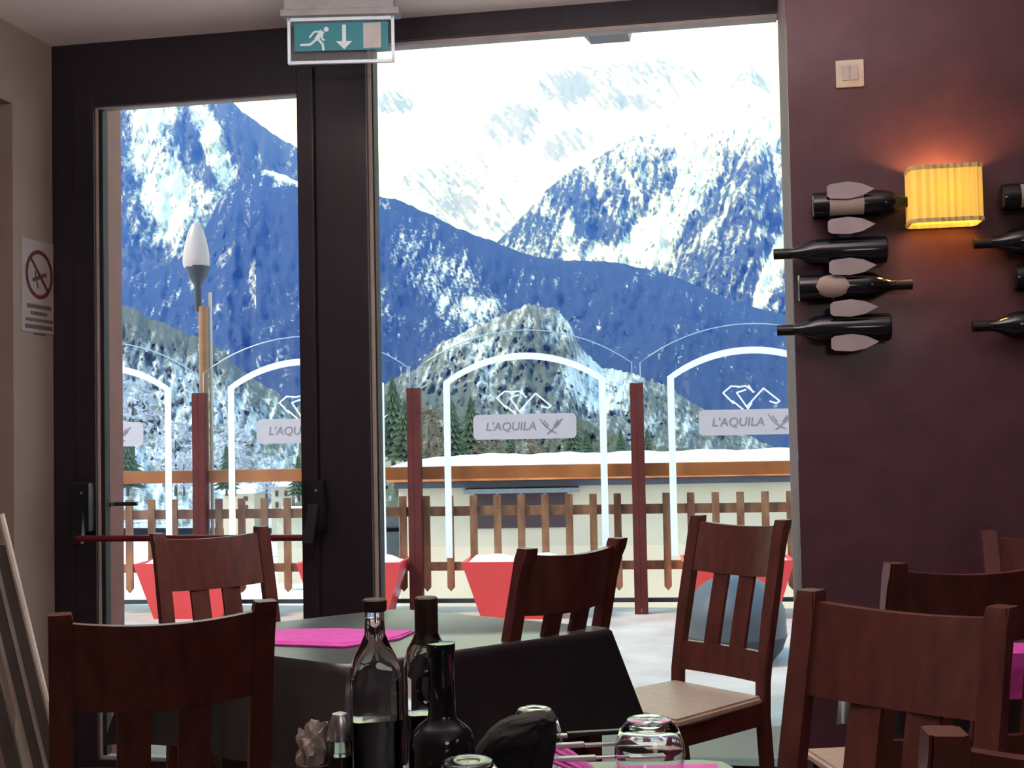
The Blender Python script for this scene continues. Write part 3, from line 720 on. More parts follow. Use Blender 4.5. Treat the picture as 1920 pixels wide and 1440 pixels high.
# cutlery
def cutlery(kind, x, y, rz, z, label, handle):
    o = thing(kind, label, 'cutlery', (x, y, z), rz)
    b = MB(); b.box((-.10, -.006, 0), (0, .006, .007), .002); b.build('handle', handle, o)
    b = MB()
    if kind == 'fork':
        b.box((0, -.004, .002), (.05, .004, .005)); b.box((.05, -.011, .002), (.07, .011, .005))
        for q in (-.009, -.003, .003, .009): b.box((.07, q - .0015, .002), (.105, q + .0015, .005))
        b.build('fork_head', M['steel'], o)
    else:
        b.prism([(0, 0), (.10, .001), (.11, .004), (.0, .004)], -.007, .006); b.build('knife_blade', M['steel'], o)
cutlery('knife', .10, 1.90, .15, TZ + .050, 'table knife with dark handle across the pink napkin', M['steel'])
cutlery('fork', .115, 1.86, .1, TZ + .040, 'fork with steel handle lying beside the dark handled knife', M['steel'])
cutlery('steak_knife', .075, 1.93, math.pi + .15, TZ + .058, 'black handled knife behind the fork', M['black'])

# ------------------------------------------------------------ folded white frame at the left edge
yA = 2.55
o = thing('folding_frame', 'white metal folding frame with grey slats standing at the left picture edge', 'folding frame', (0, 0, 0))
A = at_y(4, 972, yA); B = at_y(112, 1415, yA); dd = (B - A) / (B.z - A.z)
foot = A + dd * (0 - A.z)
o.location = (foot.x, foot.y, 0)
def ln(off, y, ztop, zbot=0.0, r=.007, mt='whitemetal', nm='rail'):
    p = A + dd * (ztop - A.z) - foot; q = A + dd * (zbot - A.z) - foot
    b = MB(); b.tube([(p.x + off, y, p.z + .0), (q.x + off, y, q.z)], r, 8); b.build(nm, M[mt], o, True)
ln(0, 0, 1.135); ln(-.045, .03, 1.10); ln(-.09, .06, 1.06); ln(-.17, .06, 1.12)
for off, zt_, y in ((-.022, 1.07, .02), (-.067, 1.0, .05), (-.13, .92, .06)):
    p = A + dd * (zt_ - A.z) - foot; q = A + dd * (.05 - A.z) - foot
    b = MB(); b.hexa([(q.x + off - .016, y, q.z), (q.x + off + .016, y, q.z), (q.x + off + .016, y + .01, q.z), (q.x + off - .016, y + .01, q.z),
                      (p.x + off - .016, y, p.z), (p.x + off + .016, y, p.z), (p.x + off + .016, y + .01, p.z), (p.x + off - .016, y + .01, p.z)]); b.build('slat', M['slat_grey'], o)

# ------------------------------------------------------------ terrace outside
TZ0 = -.02
b = MB(); b.box((-4.2, .07, -.5), (5.5, 4.55, TZ0)); struct(b.build('floor_terrace', M['terrace'], loc=P0, rz=-TH))
# outdoor canopy lamp
p = at_plane(1135, 62, P0 + dn * .35, dn); q = p - P0
fl = thing('floodlight', 'grey wedge shaped outdoor light seen just under the window head', 'outdoor light', wpt(q.dot(dx), .35, p.z), -TH)
w0 = .115
b = MB(); b.prism([(-w0 * 1.05, .045), (-w0 * .55, -.022), (w0 * .80, -.022), (w0 * .95, .045)], -.06, .06); b.build('lamp_body', M['grey'], fl)
b = MB(); b.box((-.02, -.26, .02), (.02, -.05, .05)); b.box((-.04, -.35, .035), (.04, -.25, .12)); b.build('wall_arm', M['grey'], fl)

# fence line
TF = math.radians(6.3); fdx = Vector((math.cos(TF), -math.sin(TF), 0)); fdn = Vector((math.sin(TF), math.cos(TF), 0))
pA = at_z(1195, 1145, 0.0); FP = pA + fdn * 0.0
def fu(px, off=0.0):
    p = at_plane(px, 800, FP + fdn * off, fdn); return (p - FP).dot(fdx)
def fz(px, py, off=0.0): return at_plane(px, py, FP + fdn * off, fdn).z
fence = thing('terrace_fence', 'brown wooden picket fence with handrail around the terrace', 'fence', FP, -TF)
posts = [fu(375), fu(783), fu(1195)]
sp = (posts[2] - posts[0]) / 2
posts = [posts[2] + sp * k for k in (-4, -3, -2, -1, 0, 1, 2)]
uA_, uB_ = posts[0], posts[-1]
ptop = fz(1195, 718)
for u in posts:
    b = MB(); b.box((u - .047, -.04, -.02), (u - .0015, .04, ptop), .003); b.box((u + .0015, -.04, -.02), (u + .047, .04, ptop), .003); b.box((u - .02, -.0385, .02), (u + .02, .035, ptop - .01))
    b.build('fence_post', M['post'], fence)
b = MB(); b.box((uA_, .05, fz(300, 907)), (uB_, .17, fz(300, 884)), .004); b.build('handrail', M['handrail'], fence)
b = MB(); b.box((uA_, .07, fz(1000, 967)), (uB_, .10, fz(1000, 949))); b.build('upper_rail', M['fence'], fence)
b = MB(); b.box((uA_, .07, fz(1000, 1071)), (uB_, .10, fz(1000, 1055))); b.build('lower_rail', M['fence'], fence)
b = MB(); b.box((uA_, .06, .05), (uB_, .09, .08)); b.build('base_rail', M['lamp_metal'], fence)
zt_, zb_ = fz(1000, 928), fz(1000, 1110)
u = fu(883); pit = (fu(1154) - fu(883)) / 6
k0 = int((uA_ - u) / pit); k1 = int((uB_ - u) / pit)
npk = 0
for k in range(k0, k1 + 1):
    c_ = u + k * pit; w_ = .026
    b = MB(); b.prism([(c_ - w_, zt_), (c_ - w_, zb_ + .03), (c_, zb_), (c_ + w_, zb_ + .03), (c_ + w_, zt_)], .045, .068); b.build('picket', M['fence'], fence); npk += 1
print('pickets', npk)

# glass wind screens
def arc_pts(x0, x1, zs, zp, n=18):
    xc = (x0 + x1) / 2; hw_ = (x1 - x0) / 2; h_ = zp - zs; R_ = (hw_ * hw_ + h_ * h_) / (2 * h_); a0 = math.asin(hw_ / R_)
    return [(xc + R_ * math.sin(a0 * (2 * i / n - 1)), zp - R_ + R_ * math.cos(a0 * (2 * i / n - 1))) for i in range(n + 1)]
gz_sh = fz(790, 690); gz_pk = fz(1400, 607); fzs = fz(838, 716); fzp = fz(987, 661)
hwg = sp / 2 - .03; hwf = (fu(1139) - fu(834)) / 2
txt_cache = {}
def text_mesh(s, size, m_, name):
    c = bpy.data.curves.new(name, 'FONT'); c.body = s; c.size = size; c.align_x = 'CENTER'; c.align_y = 'CENTER'; c.shear = .15; c.extrude = .0008
    o = bpy.data.objects.new(name, c); COL.objects.link(o); bpy.context.view_layer.update()
    me = bpy.data.meshes.new_from_object(o.evaluated_get(bpy.context.evaluated_depsgraph_get())); bpy.data.objects.remove(o)
    me.transform(Matrix.Rotation(math.pi / 2, 4, 'X')); me.materials.clear(); me.materials.append(m_); return me
def make_screen():
    o = thing('wind_screen', '', 'wind screen', FP, -TF, 'glass wind screens along the terrace')
    zb0 = .46
    top = arc_pts(-hwg, hwg, gz_sh, gz_pk)
    b = MB(); b.prism([(-hwg, zb0)] + [(-hwg, gz_sh)] + top[1:-1] + [(hwg, gz_sh), (hwg, zb0)], -.005, .005); b.build('glass_panel', M['screen_glass'], o)
    b = MB(); pts = [(-hwg, zb0), (-hwg, gz_sh)] + top[1:-1] + [(hwg, gz_sh), (hwg, zb0)]
    b.tube([(x, 0, z) for x, z in pts], .0045, 6); b.build('glass_edge', M['screen_edge'], o)
    ta = arc_pts(-hwf, hwf, fzs, fzp); wi = .048
    tb = arc_pts(-hwf + wi, hwf - wi, fzs - .015, fzp - wi)
    b = MB(); oa = [(-hwf, zb0 - .08)] + ta + [(hwf, zb0 - .08)]; ia = [(-hwf + wi, zb0 - .08)] + tb + [(hwf - wi, zb0 - .08)]
    for i in range(len(oa) - 1): b.prism([oa[i], oa[i + 1], ia[i + 1], ia[i]], -.008, -.0055)
    bmesh.ops.remove_doubles(b.bm, verts=b.bm.verts, dist=1e-5); b.build('frosted_border', M['frost'], o)
    # plaque
    pu0, pu1 = -(fu(1083) - fu(890)) / 2, (fu(1083) - fu(890)) / 2; pz0, pz1 = fz(987, 823), fz(987, 776); rr = .035
    pts = []
    for cx_, cz_, a0 in ((pu1 - rr, pz1 - rr, 0), (pu0 + rr, pz1 - rr, 90), (pu0 + rr, pz0 + rr, 180), (pu1 - rr, pz0 + rr, 270)):
        for k in range(5): a = math.radians(a0 + 90 * k / 4); pts.append((cx_ + rr * math.cos(a), cz_ + rr * math.sin(a)))
    b = MB(); b.prism(pts, -.0095, -.006); pq = b.build('name_plaque', M['plaque'], o)
    me = text_mesh("L'AQUILA", .085, M['plaque_ink'], 'lettering'); tx = bpy.data.objects.new('lettering', me); COL.objects.link(tx); tx.parent = pq; tx.location = (-.10, -.0105, (pz0 + pz1) / 2)
    b = MB(); zc = (pz0 + pz1) / 2; xo = .19
    for pl_ in (((-.08, .05), (-.04, .0), (0, -.035)), ((.08, .05), (.04, .01), (0, -.035)), ((-.05, .04), (-.02, .0)), ((.05, .04), (.02, .0)), ((0, -.035), (-.03, -.055)), ((0, -.035), (.035, -.05)), ((-.06, .02), (-.03, -.01)), ((.06, .02), (.03, -.01))):
        stroke(b, [(xo + x, zc + z) for x, z in pl_], .009, -.0115, -.0095)
    b.build('bird_emblem', M['plaque_ink'], pq)
    # mountain line drawing
    def g(px, py): return ((px - 985) / 265.0, fz(987, py))
    b = MB()
    for pl_ in (((952, 765), (933, 745), (948, 733), (962, 734)), ((950, 760), (985, 790)), ((975, 740), (958, 745), (978, 775), (985, 765)), ((960, 735), (975, 733), (990, 745)), ((975, 772), (1007, 738), (1036, 762)), ((988, 745), (980, 732)), ((1036, 762), (1030, 766), (1018, 762))):
        stroke(b, [g(*q) for q in pl_], .011, -.008, -.0055)
    b.build('mountain_emblem', M['frost'], o)
    return o
scr = make_screen()
labs = ['glass wind screen with arched white border, cut by the left door jamb', 'arched glass wind screen partly behind the door mullion', 'arched glass wind screen centred in the big window', 'arched glass wind screen at the right end of the big window']
for i in range(4):
    o = scr if i == 0 else copy_tree(scr)
    mid = (posts[i + 1] + posts[i + 2]) / 2
    if i == 3: pass
    p = FP + fdx * mid; o.location = (p.x, p.y, 0); o['label'] = labs[i]

# red planters
def make_pot():
    o = thing('planter', '', 'planter', group='red planters along the terrace fence')
    H_ = .40; wt, wb = .375, .25
    b = MB(); secs = []
    def ring(w, z, d=.19): return [(-w, -d, z), (w, -d, z), (w, d, z), (-w, d, z)]
    b.strip([ring(wb, 0, .14), ring(wt, H_, .2), ring(wt - .02, H_, .18), ring(wt - .03, H_ - .05, .17)]); b.build('pot', M['pot'], o)
    b = MB(); n = 14; rows = []
    for j in range(6):
        rows.append([b.bm.verts.new(((i / n * 2 - 1) * (wt - .022), (j / 5 * 2 - 1) * .178, H_ - .02 + .03 * (1 - (i / n * 2 - 1) ** 4) * (1 - (j / 5 * 2 - 1) ** 4) + random.uniform(0, .035) * (0 < i < n) * (0 < j < 5))) for i in range(n + 1)])
    for r, q in zip(rows, rows[1:]):
        for i in range(n): b.bm.faces.new([r[i], r[i + 1], q[i + 1], q[i]])
    b.build('snow_cap', M['snow'], o, True)
    return o
pot = make_pot()
plabs = ['red square planter with snow, seen through the slats of the chair by the door', 'red planter with snow behind the door mullion', 'red planter with snow in the middle of the big window', 'red planter behind the chair at the right end of the window']
for i, px in enumerate((365, 667, 974, 1382)):
    q = copy_tree(pot) if i else pot
    p = at_z(px, 1150, 0); q.location = (p.x, p.y, TZ0); q.rotation_euler = (0, 0, -TF); q['label'] = plabs[i]

# grey dome object
p = at_z(1378, 1235, 0.0); p = at_y(1378, 1150, 6.9)
r_ = 95 / F * 6.9
zc = at_y(1378, 1175, 6.9).z
o = thing('kettle_barbecue', 'smooth grey dome on the terrace, seen between the slats of the right window chair', 'barbecue', (p.x, p.y, TZ0), 0)
b = MB(); b.lathe([(r_ * .99, zc - .02), (r_ * .98, zc + .05)] + [(r_ * math.cos(a), zc + .05 + r_ * .92 * math.sin(a)) for a in [math.pi / 2 * k / 10 for k in range(1, 10)]] + [(.001, zc + .05 + r_ * .92)], 36); b.build('domed_lid', M['dome'], o, True)
b = MB(); b.lathe([(.02, zc - .25), (r_ * .6, zc - .2), (r_ * .9, zc - .1), (r_ * 1.0, zc - .02)], 36); b.build('bowl', M['lamp_metal'], o, True)
for k in range(3):
    a = k * 2.1 + .5; b = MB(); b.tube([(r_ * .5 * math.cos(a), r_ * .5 * math.sin(a), zc - .18), (r_ * .9 * math.cos(a), r_ * .9 * math.sin(a), 0)], .014, 8); b.build('leg', M['lamp_metal'], o, True)

# street lamp
YL = 9.3
def lp(px, py): return at_y(px, py, YL)
pb = lp(378, 990)
o = thing('garden_lamp', 'lamp post with a pale flame shaped shade behind the terrace fence', 'street lamp', (pb.x, pb.y, -2.0), 0)
zz = lambda py: lp(370, py).z + 2.0
sc_ = YL / F
xo = lp(370, 700).x - pb.x
lean = (lp(368, 500).x - lp(383, 980).x) / (lp(368, 500).z - lp(383, 980).z)
lathe_part([(.001, zz(416)), (4 * sc_, zz(417)), (8 * sc_, zz(421)), (13 * sc_, zz(431)), (17.5 * sc_, zz(446)), (22 * sc_, zz(464)), (25 * sc_, zz(484)), (25 * sc_, zz(496)), (23 * sc_, zz(502))], 'flame_shade', M['shade_white'], o, c=(lp(368, 470).x - pb.x, 0, 0))
lathe_part([(24 * sc_, zz(500)), (18 * sc_, zz(518)), (7 * sc_, zz(535)), (6 * sc_, zz(585)), (.001, zz(586))], 'lamp_holder', M['lamp_metal'], o, c=(lp(371, 540).x - pb.x, 0, 0))
b = MB(); b.tube([(lp(381, 575).x - pb.x, 0, zz(575)), (lp(385, 980).x - pb.x, 0, zz(980)), (lp(388, 1100).x - pb.x, 0, 0)], 9 * sc_, 12); b.build('pole', M['lamp_pole'], o, True)
b = MB(); b.tube([(lp(392, 548).x - pb.x, .03, zz(548)), (lp(397, 980).x - pb.x, .03, zz(980)), (lp(400, 1100).x - pb.x, .03, 0)], 3.5 * sc_, 8); b.build('side_pipe', M['house2'], o, True)

# ------------------------------------------------------------ low building beyond the fence
YB = 24.0
bl = thing('house', 'long low beige building with snow on its flat roof just beyond the fence', 'building', (0, YB, -6.0), math.radians(-2))
def hb(px, py): p = at_y(px, py, YB); return p.x, p.z + 6.0
hx0, _ = hb(728, 900); hx1 = 7.5
zr = hb(1000, 873)[1]; zw = hb(1000, 905)[1]
b = MB(); b.box((hx0 + .15, .3, 0), (hx1, 4.3, zw)); b.build('wall', M['house'], bl)
b = MB(); b.box((hx0, -.15, hb(1000, 899)[1]), (hx1 + .3, 4.5, hb(1000, 874)[1])); b.build('roof_fascia', M['handrail'], bl)
b = MB(); b.box((hx0 + .1, -.02, hb(1000, 912)[1]), (hx1, .32, hb(1000, 900)[1])); b.build('eave_shadow_strip', M['eave_shade'], bl)  # dark strip standing in for the shadow under the roof edge
# snow blanket on the roof with a soft edge
b = MB(); n = 60; zt2 = hb(1000, 856)[1] - zr
prof = []
for i in range(n + 1):
    t = i / n; x = hx0 + .05 + (hx1 + .2 - hx0) * t
    edge = min(1, t * 9) ** .6 * min(1, (1 - t) * 30) ** .5
    h_ = max(.04, zt2 * edge * (1 + .10 * math.sin(i * .7) + .05 * math.sin(i * 1.9)))
    prof.append([(x, -.15, zr), (x, -.12, zr + h_ * .7), (x, .1, zr + h_), (x, 2.2, zr + h_ + .02), (x, 4.4, zr + h_ * .8), (x, 4.5, zr)])
b.strip(prof); b.build('roof_snow', M['snow'], bl, True)
wx0, wz1 = hb(885, 924); wx1, wz0 = hb(1068, 990)
b = MB(); b.box((wx0 - .15, -.25, hb(1000, 923)[1]), (wx1 + .2, .32, hb(1000, 915)[1])); b.build('window_canopy', M['canopy'], bl)
for k in range(4):
    a = wx0 + (wx1 - wx0) * k / 4; c_ = wx0 + (wx1 - wx0) * (k + 1) / 4
    b = MB(); b.box((a + .03, .24, wz0), (c_ - .03, .31, wz1)); w_ = b.build('window', M['housewin'], bl)
# far houses down in the valley on the left
def small_house(px, py0, py1, w, Y, label, m_, wins=True):
    p = at_y(px, py1, Y); zt = at_y(px, py0, Y).z - p.z
    hw_ = w / F * Y / 2
    o = thing('house', label, 'building', (p.x, p.y, p.z), random.uniform(-.2, .2))
    b = MB(); b.box((-hw_, 0, -2), (hw_, hw_ * 2, zt)); b.build('wall', m_, o)
    b = MB(); b.hexa([(-hw_ * 1.15, -.3, zt), (hw_ * 1.15, -.3, zt), (hw_ * 1.15, hw_ * 2.2, zt), (-hw_ * 1.15, hw_ * 2.2, zt), (-hw_ * .9, hw_ * .9, zt + hw_ * .55), (hw_ * .9, hw_ * .9, zt + hw_ * .55), (hw_ * .9, hw_ * 1.1, zt + hw_ * .55), (-hw_ * .9, hw_ * 1.1, zt + hw_ * .55)]); b.build('snowy_roof', M['snow'], o)
    if wins:
        for sx_ in (-.45, .45):
            for fz_ in (.25, .65):
                b = MB(); b.box((sx_ * hw_ - hw_ * .14, -.04, zt * fz_), (sx_ * hw_ + hw_ * .14, .02, zt * (fz_ + .2))); b.build('window', M['housewin'], o)
small_house(528, 912, 965, 38, 90, 'small yellowish house with snowy roof in the valley behind the door glass', M['house2'])
small_house(448, 925, 965, 60, 80, 'low snow covered hut in the valley between lamp post and yellowish house', M['house'])
small_house(735, 785, 815, 50, 70, 'pale hut with snowy roof among the trees left of the long building', M['house2'], False)
small_house(548, 968, 1010, 60, 55, 'beige hut below the yellowish house behind the door glass', M['house2'], False)

# ------------------------------------------------------------ ground and mountains
def smooth(t): t = max(0, min(1, t)); return t * t * (3 - 2 * t)
def interp(pts, x):
    if x <= pts[0][0]: return pts[0][1]
    for (a, b_), (c, d) in zip(pts, pts[1:]):
        if x <= c: return b_ + (d - b_) * (x - a) / (c - a)
    return pts[-1][1]
def blob(px, py, cx, cy, rx, ry, ang=0):
    a = math.radians(ang); u = (px - cx) * math.cos(a) + (py - cy) * math.sin(a); v = -(px - cx) * math.sin(a) + (py - cy) * math.cos(a)
    return max(0, 1 - (u / rx) ** 2 - (v / ry) ** 2)
def terrain(name, ridge, Dr, base_py, Db, snowf, m_, x0, x1, step=6, rows=60, amp=.10, jag=2.0, nf=1.0, label=None, power=1.0, back=.25, seed=0, streak=.45, slant=.04):
    bm = bmesh.new(); lay = bm.verts.layers.float.new('snow')
    cols = []
    nx = int((x1 - x0) / step)
    for i in range(nx + 1):
        px = x0 + i * step; ry = interp(ridge, px)
        ry += jag * noise.fractal(Vector((px * .03, seed, 0)), 1, 2, 5) * 2 + jag * .5 * random.uniform(-1, 1)
        col_ = []
        for j in range(-3, rows + 1):
            t = max(j, 0) / rows; py = ry + (base_py - ry) * t ** power
            D = Dr + (Db - Dr) * t ** .9
            nv = Vector((px * .012 * nf, py * .006 * nf, seed * 3.1))
            rel = noise.ridged_multi_fractal(nv, .9, 2.1, 5, 1.0, 2.0) - 1.0
            rel2 = noise.fractal(Vector((px * .05 * nf, py * .03 * nf, seed)), .8, 2, 4)
            D *= 1 - amp * (rel * .5 + rel2 * .35) * smooth(t * 5 + .15) * (1 - smooth((t - .8) * 5))
            d = ray(px, py); s_ = D / math.hypot(d.x, d.y)
            p = EYE + d * s_
            if j < 0:
                hd = Vector((d.x, d.y, 0)).normalized(); p += hd * Dr * back * (-j) / 3; p.z -= Dr * .12 * (-j) / 3
            v = bm.verts.new(p); v[lay] = snowf(px, py, t) + streak * (noise.fractal(Vector((px * .13 + py * slant, py * .022, seed + 7)), 1, 2, 4) + .6 * noise.noise(Vector((px * .3, py * .12, seed)))); col_.append(v)
        cols.append(col_)
    for a, b_ in zip(cols, cols[1:]):
        for j in range(len(a) - 1): bm.faces.new([a[j], a[j + 1], b_[j + 1], b_[j]])
    me = bpy.data.meshes.new(name); bm.to_mesh(me); bm.free(); me.materials.append(m_)
    for p in me.polygons: p.use_smooth = True
    o = bpy.data.objects.new(name, me); COL.objects.link(o)
    tag(o, label, 'mountain' if 'hill' not in name else 'hillside', kind=None)
    return o
SN = (0.85, 0.88, 0.93)
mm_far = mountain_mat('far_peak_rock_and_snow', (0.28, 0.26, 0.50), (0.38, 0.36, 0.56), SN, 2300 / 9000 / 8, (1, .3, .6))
mm_r = mountain_mat('right_slope_hazed_forest', (0.02, 0.032, 0.09), (0.07, 0.085, 0.17), SN, 2300 / 4500 / 5, (1, .2, .35))  # blue of the aerial haze is partly painted into the forest tones
mm_c = mountain_mat('dark_ridge_hazed_forest', (0.012, 0.022, 0.075), (0.05, 0.07, 0.16), SN, 2300 / 2600 / 5, (1, .3, .45))  # forest tones shifted blue to add to the distance haze
mm_l = mountain_mat('left_slope_hazed_forest', (0.035, 0.045, 0.10), (0.10, 0.11, 0.18), SN, 2300 / 4200 / 5, (1, .25, .45))  # some haze blue mixed into these tree colours too
mm_h = mountain_mat('hillside_trees', (0.06, 0.07, 0.055), (0.15, 0.15, 0.12), (0.62, 0.63, 0.65), 2300 / 700 / 5, (1, .4, .7))
mm_v = mountain_mat('valley_trees', (0.04, 0.065, 0.035), (0.15, 0.12, 0.07), (0.60, 0.62, 0.64), 2300 / 300 / 8, (1, .5, .8))
def s_far(px, py, t):
    s = 1.25
    s -= .75 * smooth(blob(px, py, 1150, 150, 230, 90, -4)) + .5 * smooth(blob(px, py, 1190, 195, 90, 22, 2)) + .4 * smooth(blob(px, py, 1060, 165, 60, 40)) + .8 * smooth(blob(px, py, 960, 235, 70, 55) * 1.6) + .9 * smooth(blob(px, py, 1065, 270, 70, 34, -20) * 1.6)
    s -= .75 * smooth(blob(px, py, 740, 190, 60, 35)) + .62 * smooth(blob(px, py, 860, 340, 190, 70)) + .3 * smooth(blob(px, py, 1120, 330, 150, 40)) + .8 * smooth(blob(px, py, 1410, 160, 60, 50)) + .5 * smooth(blob(px, py, 1380, 240, 120, 60))
    s -= .7 * smooth(blob(px, py, 880, 410, 130, 50))
    return s
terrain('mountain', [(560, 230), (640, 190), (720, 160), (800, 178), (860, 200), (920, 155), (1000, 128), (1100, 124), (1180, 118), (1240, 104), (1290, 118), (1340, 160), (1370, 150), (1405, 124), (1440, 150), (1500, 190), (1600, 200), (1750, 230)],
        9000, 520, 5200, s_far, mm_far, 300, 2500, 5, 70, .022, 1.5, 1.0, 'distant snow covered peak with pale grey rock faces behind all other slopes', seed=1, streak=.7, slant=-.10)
def s_r(px, py, t):
    s = .40 + .65 * smooth((330 - py) / 130)
    s += .62 * smooth(blob(px, py, 1240, 420, 50, 115, 38)) + .5 * smooth(blob(px, py, 1310, 300, 50, 115, 12)) + .45 * smooth(blob(px, py, 1190, 480, 100, 28) * 1.4)
    s += .45 * smooth(blob(px, py, 1065, 450, 14, 70, 3) * 1.6) + .25 * smooth(blob(px, py, 1130, 360, 12, 90, -28) * 1.4) + .3 * smooth(blob(px, py, 1180, 340, 12, 80, -32))
    s -= .18 * smooth(blob(px, py, 1100, 400, 90, 70))
    return s
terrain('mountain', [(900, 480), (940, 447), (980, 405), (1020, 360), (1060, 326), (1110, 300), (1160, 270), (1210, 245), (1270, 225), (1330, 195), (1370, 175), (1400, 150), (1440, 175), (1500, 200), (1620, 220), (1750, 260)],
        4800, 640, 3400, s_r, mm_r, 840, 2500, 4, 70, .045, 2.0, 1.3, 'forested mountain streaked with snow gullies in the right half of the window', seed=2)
def s_r2(px, py, t):
    s = .30 + .25 * smooth((320 - py) / 60)
    s += .75 * smooth(blob(px, py, 1452, 500, 20, 100, 24) * 2.2) + .25 * smooth(blob(px, py, 1330, 430, 12, 70, 40)) + .2 * smooth(blob(px, py, 1380, 370, 14, 80, 40))
    s += .35 * smooth(blob(px, py, 1462, 330, 10, 80, -10) * 2)
    return s
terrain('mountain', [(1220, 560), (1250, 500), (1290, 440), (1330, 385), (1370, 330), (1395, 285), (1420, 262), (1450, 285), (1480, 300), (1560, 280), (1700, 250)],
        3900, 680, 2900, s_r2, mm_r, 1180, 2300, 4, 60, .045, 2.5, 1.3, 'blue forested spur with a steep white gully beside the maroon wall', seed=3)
def s_l(px, py, t):
    s = .30
    s += .5 * smooth(blob(px, py, 300, 330, 60, 180, -14)) + .45 * smooth(blob(px, py, 400, 270, 28, 120, -22) * 1.6) + .35 * smooth(blob(px, py, 350, 380, 80, 50)) + .4 * smooth(blob(px, py, 300, 215, 60, 24))
    s -= .25 * smooth(blob(px, py, 480, 270, 90, 70)) + .25 * smooth((py - 440) / 60)
    return s
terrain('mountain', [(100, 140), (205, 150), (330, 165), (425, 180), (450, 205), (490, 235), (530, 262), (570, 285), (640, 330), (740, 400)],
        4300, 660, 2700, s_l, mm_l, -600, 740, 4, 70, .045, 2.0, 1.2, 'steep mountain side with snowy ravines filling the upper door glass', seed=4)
def s_l2(px, py, t):
    s = .10 + .8 * smooth(1 - t * 26) * smooth((px - 485) / 25)
    s += .38 * smooth(blob(px, py, 478, 530, 14, 60, 0) * 1.6) + .3 * smooth(blob(px, py, 425, 470, 10, 60, 25)) + .25 * smooth((450 - py) / 90) * .6
    return s
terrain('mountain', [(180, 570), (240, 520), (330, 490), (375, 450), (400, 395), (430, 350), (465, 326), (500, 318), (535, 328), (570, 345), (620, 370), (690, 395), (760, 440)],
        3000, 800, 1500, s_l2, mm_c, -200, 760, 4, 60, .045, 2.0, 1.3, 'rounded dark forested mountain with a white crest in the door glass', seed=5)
def s_c(px, py, t):
    s = .04 + .10 * smooth((py - 500) / 100) * (px < 1050)
    s += .34 * smooth(blob(px, py, 840, 530, 80, 130, -35)) + .30 * smooth(blob(px, py, 930, 610, 110, 60, 20)) * .8 + .2 * smooth(blob(px, py, 760, 470, 40, 60)) + .3 * smooth(blob(px, py, 715, 560, 14, 60, 20))
    s += .3 * smooth(blob(px, py, 1122, 600, 6, 25, 0) * 2) + .3 * smooth(blob(px, py, 735, 395, 40, 6, 30))
    return s
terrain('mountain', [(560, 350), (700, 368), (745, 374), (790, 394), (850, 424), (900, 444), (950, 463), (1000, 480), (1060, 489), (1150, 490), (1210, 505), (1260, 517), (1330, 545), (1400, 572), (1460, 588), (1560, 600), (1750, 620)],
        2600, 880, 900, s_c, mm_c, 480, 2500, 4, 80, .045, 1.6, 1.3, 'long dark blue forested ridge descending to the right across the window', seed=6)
def s_h1(px, py, t): return .44 + .18 * noise.noise(Vector((px * .02, py * .02, 3))) - .35 * smooth(1 - t * 4) + .2 * smooth((py - 640) / 80) - .3 * smooth(blob(px, py, 270, 800, 90, 60)) - .2 * smooth(blob(px, py, 450, 850, 130, 60))
terrain('hillside', [(60, 500), (210, 562), (260, 585), (320, 612), (400, 645), (450, 690), (520, 740), (600, 790), (700, 820), (800, 850)],
        800, 990, 130, s_h1, mm_h, -700, 800, 4, 70, .12, 3.5, 2.2, 'near snowy hillside with bare trees in the lower left door glass', seed=7)
def s_h2(px, py, t): return .36 + .2 * noise.noise(Vector((px * .02, py * .02, 9))) + .45 * smooth(blob(px, py, 1120, 720, 90, 60, 30) * 1.5) + .35 * smooth(blob(px, py, 890, 660, 70, 35) * 1.4) - .35 * smooth(blob(px, py, 1010, 690, 45, 70)) - .35 * smooth(blob(px, py, 820, 780, 110, 70)) + .2 * smooth(blob(px, py, 1060, 600, 60, 40))
terrain('hillside', [(640, 820), (720, 720), (780, 690), (830, 640), (870, 622), (920, 600), (965, 580), (1005, 570), (1040, 578), (1065, 600), (1085, 650), (1130, 690), (1190, 700), (1260, 730), (1350, 790), (1450, 840)],
        1000, 900, 220, s_h2, mm_h, 560, 1800, 4, 60, .12, 3.5, 2.2, 'rocky snow dusted knoll rising behind the central wind screen', seed=8)
def s_v(px, py, t): return .12 + .5 * smooth(blob(px, py, 735, 790, 40, 22)) + .1 * noise.noise(Vector((px * .03, py * .03, 5)))
terrain('hillside', [(620, 760), (700, 735), (760, 750), (830, 770), (900, 790), (1000, 790), (1080, 780), (1120, 800), (1180, 830), (1260, 840), (1400, 850), (1800, 850)],
        300, 960, 60, s_v, mm_v, 560, 2500, 4, 40, .15, 5.0, 2.5, 'low wooded bank just behind the snow covered roof', seed=9)
# valley floor (snow) from below the terrace outwards
b = MB(); n = 50; rows = []
for j in range(n + 1):
    y = 9.6 + (j / n) ** 1.8 * 260; r = []
    for i in range(n + 1):
        x = (i / n * 2 - 1) * (40 + y * 1.0)
        r.append(b.bm.verts.new((x, y, -1.2 - min(y, 60) * .08 - max(0, y - 60) * .045 + .5 * noise.noise(Vector((x * .08, y * .08, 0))) * min(1, y / 30))))
    rows.append(r)
for r, q in zip(rows, rows[1:]):
    for i in range(n): b.bm.faces.new([r[i], r[i + 1], q[i + 1], q[i]])
tag(b.build('ground_valley', M['snow'], None, True), kind='structure')

